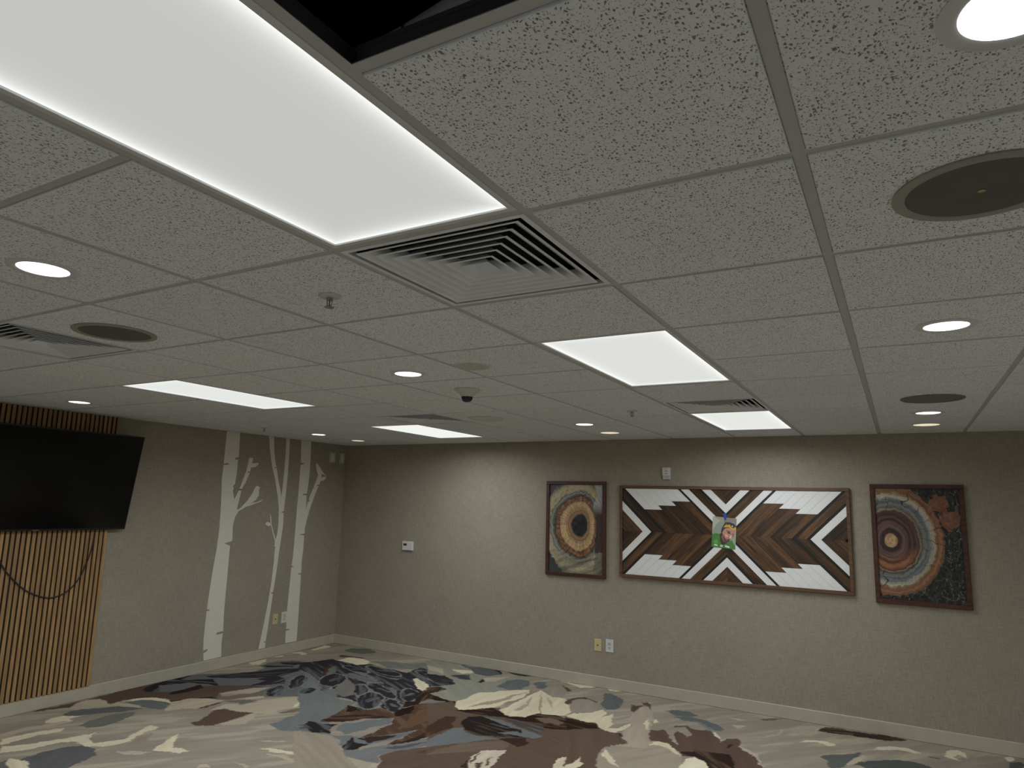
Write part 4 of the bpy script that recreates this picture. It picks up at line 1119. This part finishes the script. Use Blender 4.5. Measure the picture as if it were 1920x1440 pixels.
def art_hollow(S, Tt):
    rho, th, r = polar(S, Tt, 0.61, 0.91, (0.60, 0.455), (0.165, 0.255, 0.285, 0.25))
    rough = vnoise(S * 22, Tt * 32, 30, 3) - 0.5
    rho = rho + 0.10 * rough * np.clip(rho, 0.3, 1.4)
    hole = rho + 0.10 * (vnoise(th * 1.6 + 8, r * 4, 29, 3) - 0.5)
    fine = vnoise(rho * 34, th * 1.2 + 5, 31, 3)
    col = ramp_np(rho, [(0.36, (74, 56, 38)), (0.44, (92, 70, 45)), (0.52, (120, 92, 56)), (0.56, (88, 66, 42)), (0.60, (122, 94, 58)),
                        (0.68, (142, 112, 68)), (0.80, (156, 124, 78)), (0.93, (146, 114, 70)), (0.97, (84, 60, 40)), (1.02, (104, 70, 44)),
                        (1.10, (112, 72, 44)), (1.17, (66, 46, 34)), (1.23, (62, 66, 61)), (1.27, (72, 76, 70)), (1.32, (112, 114, 104)), (1.36, (66, 68, 60)),
                        (1.43, (126, 117, 88)), (1.66, (134, 120, 86)), (1.82, (86, 84, 68)), (1.95, (48, 49, 45)), (2.6, (40, 38, 36))])
    col *= (0.62 + 0.76 * fine)[..., None]
    a = th * 9 + 3.0 * vnoise(rho * 3, th * 2, 33, 2)
    crack = (np.abs(np.mod(a, 1.6) - 0.8) < 0.04) & (rho > 0.62) & (vnoise(th * 3 + 9, rho * 1.5, 34, 2) > 0.40)
    col[crack] *= 0.35
    crumb = (rho > 0.97) & (rho < 1.2)
    col[crumb] *= (0.25 + 1.5 * vnoise(S * 40, Tt * 60, 39, 3)[crumb])[:, None]
    rays = (vnoise(th * 30, rho * 2, 35, 2) > 0.60) & (rho > 0.60) & (rho < 1.2)
    col[rays] *= 0.74
    edge = (S + 0.16 * (vnoise(S * 6, Tt * 9, 36, 3) - 0.5)) > 0.86
    pur = np.array(lin((50, 38, 40))); gry = np.array(lin((122, 121, 119)))
    sel = edge & (rho > 1.05)
    mixv = np.clip((0.34 - Tt) * 8, 0, 1)[..., None]
    col[sel] = (pur * (1 - mixv) + gry * mixv)[sel] * (0.5 + 1.0 * fine[sel])[:, None]
    low = (Tt + 0.05 * rough > 0.76) & (rho > 1.23)
    gg = np.array(lin((108, 104, 84)))
    st = vnoise(S * 5 + Tt * 2, Tt * 40 + S * 8, 37, 3)
    col[low] = (col[low] * 0.4 + gg * 0.6) * (0.25 + 1.3 * st[low])[:, None]
    dk = (S * 0.9 + (1 - Tt) * 1.1 + 0.1 * rough < 0.24) | (S + Tt * 0.9 < 0.13)
    col[dk] = np.array(lin((44, 48, 46))) * (0.7 + 0.6 * fine[dk])[:, None]
    hm = hole < 0.40
    hv = vnoise(S * 14, Tt * 16, 38, 3)
    col[hm] = np.array(lin((30, 33, 34)))[None, :] * (0.3 + 1.7 * hv[hm] ** 2)[:, None]
    rim = (hole >= 0.40) & (hole < 0.43)
    col[rim] *= 0.45
    g_ = col.mean(-1, keepdims=True)
    return np.clip((col * 0.78 + g_ * 0.22) * 2.0, 0, 0.85)


def art_rings(S, Tt):
    rho, th, r = polar(S, Tt, 0.61, 0.91, (0.17, 0.475), (0.215, 0.215, 0.255, 0.265))
    rough = vnoise(S * 22, Tt * 32, 40, 3) - 0.5
    rho = rho + 0.09 * rough * np.clip(rho, 0.2, 1.8)
    fine = vnoise(rho * 38, th * 1.1 + 3, 41, 3)
    lowm = np.clip((Tt - 0.52) * 7, 0, 1)[..., None]
    col = ramp_np(rho, [(0, (150, 122, 76)), (0.21, (140, 108, 64)), (0.25, (46, 30, 26)), (0.36, (42, 29, 29)), (0.42, (82, 58, 51)),
                        (0.58, (70, 48, 46)), (0.64, (34, 24, 24)), (0.72, (74, 46, 43)), (0.80, (44, 29, 28)), (0.88, (72, 46, 42)), (0.94, (54, 36, 32)), (0.99, (118, 96, 66)),
                        (1.04, (60, 60, 53)), (1.14, (88, 89, 84)), (1.22, (66, 69, 68)), (1.30, (84, 87, 86)), (1.38, (122, 119, 106)), (1.44, (146, 136, 110)),
                        (1.50, (116, 84, 46)), (1.58, (96, 64, 38)), (1.66, (116, 74, 42)), (1.74, (92, 62, 40)), (1.80, (36, 32, 28)), (2.2, (30, 30, 28)), (3.5, (26, 27, 26))])
    warm = ramp_np(rho, [(0, (150, 120, 70)), (0.5, (66, 44, 37)), (0.62, (104, 63, 36)), (0.70, (62, 38, 27)), (0.80, (116, 68, 37)), (0.93, (82, 50, 32)), (1.0, (56, 42, 33))])
    sel = (rho > 0.55) & (rho < 0.98)
    col[sel] = (col * (1 - lowm) + warm * lowm)[sel]
    col *= (0.4 + 1.2 * fine)[..., None]
    a = th * 7 + 2.5 * vnoise(rho * 3, th * 2, 43, 2)
    crack = (np.abs(np.mod(a, 2.1) - 1.0) < 0.05) & (rho > 0.95) & (rho < 1.8) & (vnoise(th * 3 + 2, rho * 1.2, 44, 2) > 0.45)
    col[crack] *= 0.2
    bark = rho > 1.78
    br = vnoise(S * 34, Tt * 46, 45, 4)
    ln = np.abs(vnoise(S * 16, Tt * 12, 46, 4) - 0.5) < 0.012
    col[bark] = np.array(lin((38, 38, 34))) * (0.1 + 1.7 * br[bark] ** 1.5)[:, None]
    col[bark & ln] = np.array(lin((92, 89, 80)))
    oe = np.minimum(np.hypot((S - 0.76) / 0.13, (Tt - 0.13) / 0.075), np.hypot((S - 0.88) / 0.12, (Tt - 0.28) / 0.085))
    org = bark & (oe + 0.8 * rough < 1)
    col[org] = np.array(lin((100, 60, 40))) * (0.5 + 0.9 * br[org])[:, None]
    g_ = col.mean(-1, keepdims=True)
    return np.clip((col * 0.78 + g_ * 0.22) * 2.0, 0, 0.85)


def framed_print(cx, cz, w_, h_, fn, label):
    d0, d1, bw = 0.0, 0.030, 0.035
    root = tag(empty('framed_picture', bp(cx, cz, 0)), label, 'picture', 'framed wood slice prints')
    hw, hh = w_ / 2, h_ / 2
    for bx in ((-hw, hw, hh - bw, hh), (-hw, hw, -hh, -hh + bw), (-hw, -hw + bw, -hh + bw, hh - bw), (hw - bw, hw, -hh + bw, hh - bw)):
        MB().bbox(bx[0], bx[1], -d1, -d0, bx[2], bx[3], 0.003, -2).build('frame_rail', M['frame_red'], root)
    MB().box(-hw + bw, hw - bw, -0.014, -0.004, -hh + bw, hh - bw).build('backing', M['black'], root)
    P, rgb = print_grid(w_ - 2 * bw, h_ - 2 * bw, (200, 300), fn)
    link('print', grid_mesh('print', P, rgb, M['print']), root, (0, -0.0152, 0))
    return root


framed_print(-1.640, 1.544, 0.677, 0.981, art_hollow, 'framed print of a pale wood slice with a dark hollow centre')
framed_print(1.446, 1.543, 0.675, 0.985, art_rings, 'framed print of dark maroon and blue wood rings, rightmost on the wall')


# wooden chevron mosaic
def clip_half(poly, a, b, c):
    """keep a*x+b*y >= c"""
    out = []
    for i in range(len(poly)):
        p, q = poly[i], poly[(i + 1) % len(poly)]
        fp, fq = a * p[0] + b * p[1] - c, a * q[0] + b * q[1] - c
        if fp >= 0:
            out.append(p)
        if fp * fq < 0:
            t = fp / (fp - fq)
            out.append((p[0] + t * (q[0] - p[0]), p[1] + t * (q[1] - p[1])))
    return out


ACX, ACZ, AHW, AHH = -0.0985, 1.545, 1.020, 0.4235
art = tag(empty('wood_mosaic', bp(ACX, ACZ, 0)), 'wide wooden chevron mosaic in brown, white and black boards', 'wall art')
OW, OH = 1.0495, 0.4525
for bx in ((-OW, OW, AHH, OH), (-OW, OW, -OH, -AHH), (-OW, -AHW, -AHH, AHH), (AHW, OW, -AHH, AHH)):
    MB().bbox(bx[0], bx[1], -0.036, 0, bx[2], bx[3], 0.002, -2).build('frame_rail', M['frame_brown'], art)
MB().box(-AHW, AHW, -0.012, -0.002, -AHH, AHH).build('backing', M['black'], art)
BANDS = [(-1.60, -1.20, 'b'), (-1.20, -1.10, 'b'), (-1.10, -1.0, 'b'), (-1.0, -0.905, 'b'), (-0.905, -0.81, 'b'), (-0.81, -0.722, 'w'), (-0.722, -0.693, 'k'), (-0.693, -0.602, 'b'), (-0.602, -0.57, 'k')]
cuts = [0.218, 0.218, 0.26, 0.26, 0.304, 0.304]
for k in range(6):
    BANDS.append((-0.57 + 0.09 * k, -0.57 + 0.09 * (k + 1), ('m', cuts[k])))
BANDS += [(-0.03, -0.002, 'k'), (-0.002, 0.078, 'w'), (0.078, 0.176, 'b'), (0.176, 0.202, 'k'), (0.202, 0.287, 'w'), (0.287, 0.36, 'b'), (0.36, 0.44, 'b')]
G = 0.0007
for sa in (1, -1):
    for sb in (1, -1):
        for c0, c1, kind in BANDS:
            quad = [(-AHW, 0), (0, 0), (0, AHH), (-AHW, AHH)]
            poly = clip_half(clip_half(quad, 1, 1, c0 + G), -1, -1, -c1 + G)
            if len(poly) < 3:
                continue
            if isinstance(kind, tuple):
                parts = [(clip_half(poly, 0, 1, kind[1] + 0.0008), 'w'), (clip_half(poly, 0, -1, -kind[1] + 0.0008), 'b')]
            else:
                parts = [(poly, kind)]
            for pl, kd in parts:
                if len(pl) < 3:
                    continue
                pl = [(sa * x, sb * y) for x, y in pl]
                ar = abs(sum(pl[i][0] * pl[(i + 1) % len(pl)][1] - pl[(i + 1) % len(pl)][0] * pl[i][1] for i in range(len(pl)))) / 2
                if ar < 2e-4:
                    continue
                dep = {'w': 0.027, 'b': 0.025, 'k': 0.022}[kd] + random.uniform(-0.0006, 0.0006)
                cx = sum(p[0] for p in pl) / len(pl); cz = sum(p[1] for p in pl) / len(pl)
                mt = {'w': M['board_white'], 'k': M['board_black'], 'b': M['board_se'] if sa * sb > 0 else M['board_ne']}[kd]
                o = MB().prism([(x - cx, y - cz) for x, y in pl], lambda p, d_: (p[0], -0.012 - d_ * (dep - 0.012), p[1]), 1.0).build(
                    {'w': 'white_board', 'b': 'dark_board', 'k': 'black_strip'}[kd], mt, art, False, (cx, 0, cz))


# portrait photograph taped to the mosaic
def portrait(S, Tt):
    X = 360 + 630 * S; Y = 290 + 850 * Tt
    X = X + 14 * (vnoise(S * 14, Tt * 18, 51, 2) - 0.5); Y = Y + 14 * (vnoise(S * 14, Tt * 18, 52, 2) - 0.5)
    rgb = np.zeros(S.shape + (3,)); rgb[:] = lin((132, 128, 116))
    for c, s in (((152, 148, 134), '340,270 560,400 480,480 380,640 340,760'),
                 ((116, 110, 103), '700,280 1010,280 1010,600 900,420 760,400 650,450'),
                 ((120, 129, 116), '400,620 560,420 650,450 600,600 580,740 400,760'),
                 ((128, 138, 124), '860,860 960,640 1010,640 1010,1000 960,1000 900,900'),
                 ((62, 112, 48), '340,790 480,745 560,760 600,950 700,1000 830,930 880,900 960,1000 1000,1170 340,1170'),
                 ((84, 138, 62), '400,1000 480,900 540,1000 480,1060'),
                 ((58, 50, 45), '560,760 620,700 700,900 830,920 760,1000 640,1060 590,980'),
                 ((60, 56, 51), '590,700 610,600 660,480 700,420 820,410 920,435 985,510 990,590 940,610 780,580 700,600 650,680 610,730'),
                 ((160, 112, 98), '655,640 720,580 800,570 940,612 975,650 950,740 930,800 860,860 840,905 780,960 700,960 650,860 640,740'),
                 ((112, 80, 72), '640,740 690,800 715,890 780,930 840,900 800,960 730,985 660,950 610,850'),
                 ((176, 136, 44), '650,565 720,490 820,475 985,540 988,592 930,612 860,590 780,548 700,560'),
                 ((40, 38, 40), '832,492 880,478 952,520 934,562 860,545'),
                 ((205, 205, 200), '868,498 905,500 902,530 872,530'),
                 ((84, 58, 52), '650,830 700,850 720,875 800,870 850,880 820,930 770,965 700,965'), ((58, 40, 36), '730,640 850,672 848,690 735,660'), ((58, 40, 36), '890,715 960,725 955,740 892,735'), ((66, 44, 40), '755,675 840,697 862,730 785,722'), ((66, 44, 40), '895,752 948,762 932,790'),
                 ((206, 166, 150), '842,768 872,780 866,850 832,842'), ((188, 142, 126), '700,740 770,760 800,800 720,820'),
                 ((132, 76, 80), '718,880 790,880 772,916 722,912'),
                 ((206, 210, 200), '420,1062 500,1058 530,1092 430,1088'), ((206, 210, 200), '590,1062 660,1050 650,1102 600,1104'),
                 ((206, 210, 200), '720,1050 850,1080 832,1112 720,1092'), ((62, 112, 48), '615,1072 640,1070 635,1090 615,1090')):
        pts = [tuple(map(float, q.split(','))) for q in s.split()]
        m = inpoly(X, Y, pts)
        rgb[m] = lin(c)
    g_ = rgb.mean(-1, keepdims=True)
    return np.clip((rgb * 0.88 + g_ * 0.12) * 1.75, 0, 0.85)


ph = tag(empty('photograph', bp(-0.119, 1.5685, 0.029)), 'photo print of a man in a cap and green shirt taped over the mosaic', 'photo')
ph.rotation_euler = (0, math.radians(4.0), 0)
MB().box(-0.1085, 0.1085, -0.0005, 0.0, -0.1425, 0.1425).build('paper', M['white'], ph)
P, rgb = print_grid(0.217, 0.285, (110, 145), portrait)
link('image', grid_mesh('image', P, rgb, M['photo']), ph, (0, -0.0011, 0))
tp = MB()
tp.prism([(-0.022, 0.026), (-0.006, 0.034), (0.012, 0.030), (0.014, 0.010), (0.009, -0.030), (-0.008, -0.034), (-0.013, -0.004)],
         lambda p, d_: (p[0], -d_ + (0.0 if p[1] < 0.012 else 0.001), p[1]), 0.0012)
tag(tp.build('tape_strip', M['tape'], None, False, bp(-0.105, 1.718, 0.0308)), 'torn strip of blue tape at the top of the photo', 'tape')


# small wall devices; face towards -y (back wall) in local space, turned for the left wall
def plate_root(name, label, cat, wall, a, z, group=None):
    if wall == 'back':
        o = empty(name, (a, YB, z))
    else:
        o = empty(name, (XL, a, z)); o.rotation_euler.z = math.radians(90)
    return tag(o, label, cat, group)


def disc(name, x, z, r, d0, d1, mat, parent, n=14):
    m = MB().lathe([(r, 0), (r, d1 - d0)], n)
    m.v = [(x + p[0], -d0 - p[2], z + p[1]) for p in m.v]
    return m.build(name, mat, parent)


def cover_plate(root, w_, h_, mat, d=0.006):
    return MB().bbox(-w_ / 2, w_ / 2, -d, 0, -h_ / 2, h_ / 2, 0.002, -2).build('cover_plate', mat, root)


def duplex(wall, a, z, label, w_=0.080, h_=0.122):
    r = plate_root('power_outlet', label, 'outlet', wall, a, z, 'white duplex outlets')
    cover_plate(r, w_, h_, M['white'])
    for s in (-1, 1):
        f = MB().bbox(-0.017, 0.017, -0.0078, -0.005, s * 0.0195 - 0.0142, s * 0.0195 + 0.0142, 0.0015, -2).build('receptacle', M['white_warm'], r)
        for x in (-0.0065, 0.0065):
            MB().box(x - 0.0013, x + 0.0013, -0.0082, -0.0074, s * 0.0195 - 0.001, s * 0.0195 + 0.0085).build('slot', M['dark'], f)
        disc('slot', 0, s * 0.0195 - 0.0075, 0.0028, 0.0074, 0.0082, M['dark'], f)
    disc('screw', 0, 0, 0.0028, 0.005, 0.0074, M['chrome'], r)
    return r


def coax(wall, a, z, label, w_=0.076, h_=0.116):
    r = plate_root('jack_plate', label, 'wall plate', wall, a, z, 'ivory jack plates')
    cover_plate(r, w_, h_, M['ivory'])
    disc('jack', 0, 0, 0.0062, 0.005, 0.011, M['dark'], r)
    for s in (-1, 1):
        disc('screw', 0, s * h_ * 0.36, 0.0028, 0.005, 0.0072, M['brass'], r)
    return r


coax('back', -1.388, 0.402, 'ivory jack plate low on the wall with the artwork')
duplex('back', -1.263, 0.409, 'white duplex outlet low on the wall with the artwork')
coax('left', 4.450, 0.409, 'ivory jack plate low between two birch tree decals', 0.073, 0.116)
duplex('left', 4.581, 0.414, 'white duplex outlet partly behind the third birch tree decal', 0.078, 0.124)

for a, w_, lb in ((5.193, 0.094, 'wider of two white cover plates high beside the room corner'),
                  (5.369, 0.077, 'narrower white cover plate high in the room corner')):
    r = plate_root('cover_plate_box', lb, 'wall plate', 'left', a, 2.298, 'white plates high in the corner')
    cover_plate(r, w_, 0.130, M['white_warm'], 0.012)
    MB().bbox(-w_ * 0.24, w_ * 0.24, -0.0145, -0.011, -0.040, 0.040, 0.0012, -2).build('insert', M['white'], r)
    for s in (-1, 1):
        disc('screw', 0, s * 0.054, 0.003, 0.011, 0.0135, M['chrome'], r)

r = plate_root('alarm_sensor', 'small white two part device on the wall above the mosaic', 'sensor', 'back', -0.664, 2.120)
MB().bbox(-0.040, 0.038, -0.030, 0, -0.022, 0.060, 0.004, -2).build('upper_case', M['white'], r)
MB().bbox(-0.036, 0.040, -0.022, 0, -0.058, -0.0235, 0.003, -2).build('lower_case', M['white_warm'], r)
for x0, x1, z0, z1 in ((-0.016, -0.002, 0.043, 0.048), (-0.018, 0.014, 0.026, 0.030), (-0.018, 0.020, 0.018, 0.022), (-0.016, 0.018, 0.000, 0.004),
                       (-0.012, 0.016, -0.008, -0.004), (-0.028, -0.024, -0.008, 0.006)):
    MB().box(x0, x1, -0.0306, -0.0298, z0, z1).build('marking', M['spk_brown'], r)
for x0, x1, z0, z1 in ((-0.020, -0.010, -0.038, -0.032), (0.004, 0.014, -0.038, -0.032), (-0.020, 0.024, -0.050, -0.0465)):
    MB().box(x0, x1, -0.0226, -0.0218, z0, z1).build('marking', M['spk_brown'], r)

r = plate_root('thermostat', 'white thermostat with a small dark display on the bare wall', 'thermostat', 'back', -3.823, 1.247)
MB().bbox(-0.078, 0.078, -0.028, 0, -0.053, 0.053, 0.006, -2).build('case', M['white'], r)
MB().box(-0.056, -0.006, -0.0286, -0.0275, 0.002, 0.028).build('display', M['dark'], r)
for x, z in ((0.016, 0.012), (0.034, 0.012), (0.025, -0.006)):
    MB().bbox(x - 0.006, x + 0.006, -0.0295, -0.0275, z - 0.004, z + 0.004, 0.0008, -2).build('button', M['white_warm'], r)
MB().box(-0.050, -0.012, -0.0284, -0.0276, -0.030, -0.026).build('marking', M['spk_pale'], r)


# ---------------------------------------------------------------- left wall: birch decals, slat panel, television
def lp(p, d_):
    return (XL + 0.0004 + d_, p[0], p[1])


names = {'T1': 'widest white birch tree decal with a bird on its lower branch, nearest the television',
         'T2': 'thin forked white birch tree decal, middle of the three',
         'T3': 'white birch tree decal with a small bird, nearest the room corner'}
for key in ('T1', 'T2', 'T3'):
    tr = TREES[key]
    base = tr['trunk'][0]
    root = tag(empty('birch_decal', (0, 0, 0)), names[key], 'wall decal', 'white birch tree wall decals')
    pts = [(a, min(b, H - 0.002)) for a, b in tr['trunk']]
    MB().prism(pts, lp, 0.0012).build('trunk', M['vinyl'], root)
    for lf in tr['leaf']:
        MB().prism(lf, lp, 0.0013).build('leaf', M['vinyl'], root)
    if 'bird' in tr:
        MB().prism(tr['bird'], lp, 0.0014).build('bird', M['vinyl'], root)

sp = tag(empty('slat_panel', (XL, 2.375, 0.108)), 'floor to ceiling panel of vertical oak slats behind the television', 'wall panel')
NS = 30
ztop = H - 0.108
MB().box(0.0005, 0.009, -0.04 * NS, 0, 0.0, ztop - 0.002).build('felt_backing', M['felt'], sp)
sm = MB().bbox(0.009, 0.018, -0.013, 0.013, -ztop / 2 + 0.001, ztop / 2 - 0.001, 0.001, 1).mesh('slat', M['slat'])
for k in range(NS):
    link('slat', sm, sp, (0, -0.0135 - 0.04 * k, ztop / 2))

# television: hangs tipped forward, lower edge near the wall
tv_h, tv_w = 0.855, 1.52
ang = math.atan2(0.155, 0.84)
tv = tag(empty('television', (XL + 0.066, 2.503 - tv_w / 2, 1.4525)), 'large black television tipped forward on the slatted wall', 'television')
tv.rotation_euler = (0, ang, 0)
# local: x out of the screen, y along the wall, z up
MB().bbox(-0.03, 0.004, -tv_w / 2, tv_w / 2, 0, tv_h, 0.003, 1).build('casing', M['tv_body'], tv)
MB().box(0.003, 0.0046, -tv_w / 2 + 0.009, tv_w / 2 - 0.009, 0.016, tv_h - 0.009).build('screen', M['screen'], tv)
MB().box(0.0035, 0.006, -0.03, 0.02, 0.003, 0.009).build('badge', M['chrome'], tv)
for y in (-0.2, 0.2):
    MB().box(-0.045, -0.03, y - 0.02, y + 0.02, 0.20, 0.66).build('mount_rail', M['tv_body'], tv)
MB().box(-0.115, -0.04, -0.3, 0.3, 0.50, 0.56).build('mount_arm', M['tv_body'], tv)

cb = [(2.25, 1.50), (2.257, 1.405), (2.244, 1.281), (2.206, 1.137), (2.152, 1.014), (2.073, 0.932), (1.99, 0.900), (1.926, 0.898), (1.84, 0.924),
      (1.73, 0.985), (1.619, 1.09), (1.55, 1.178), (1.486, 1.292), (1.45, 1.397), (1.44, 1.50)]


def smooth_path(p, n=6):
    out = []
    for i in range(len(p) - 1):
        p0, p1, p2, p3 = p[max(i - 1, 0)], p[i], p[i + 1], p[min(i + 2, len(p) - 1)]
        for k in range(n):
            t = k / n
            out.append(tuple(0.5 * ((2 * b) + (-a + c) * t + (2 * a - 5 * b + 4 * c - d_) * t * t + (-a + 3 * b - 3 * c + d_) * t ** 3)
                             for a, b, c, d_ in zip(p0, p1, p2, p3)))
    out.append(p[-1])
    return out


path = smooth_path([(XL + 0.027, a, b) for a, b in cb])
tag(MB().tube(path, 0.0052, 8).build('power_cable', M['cable'], None, True), 'black cable hanging in a loop below the television', 'cable')
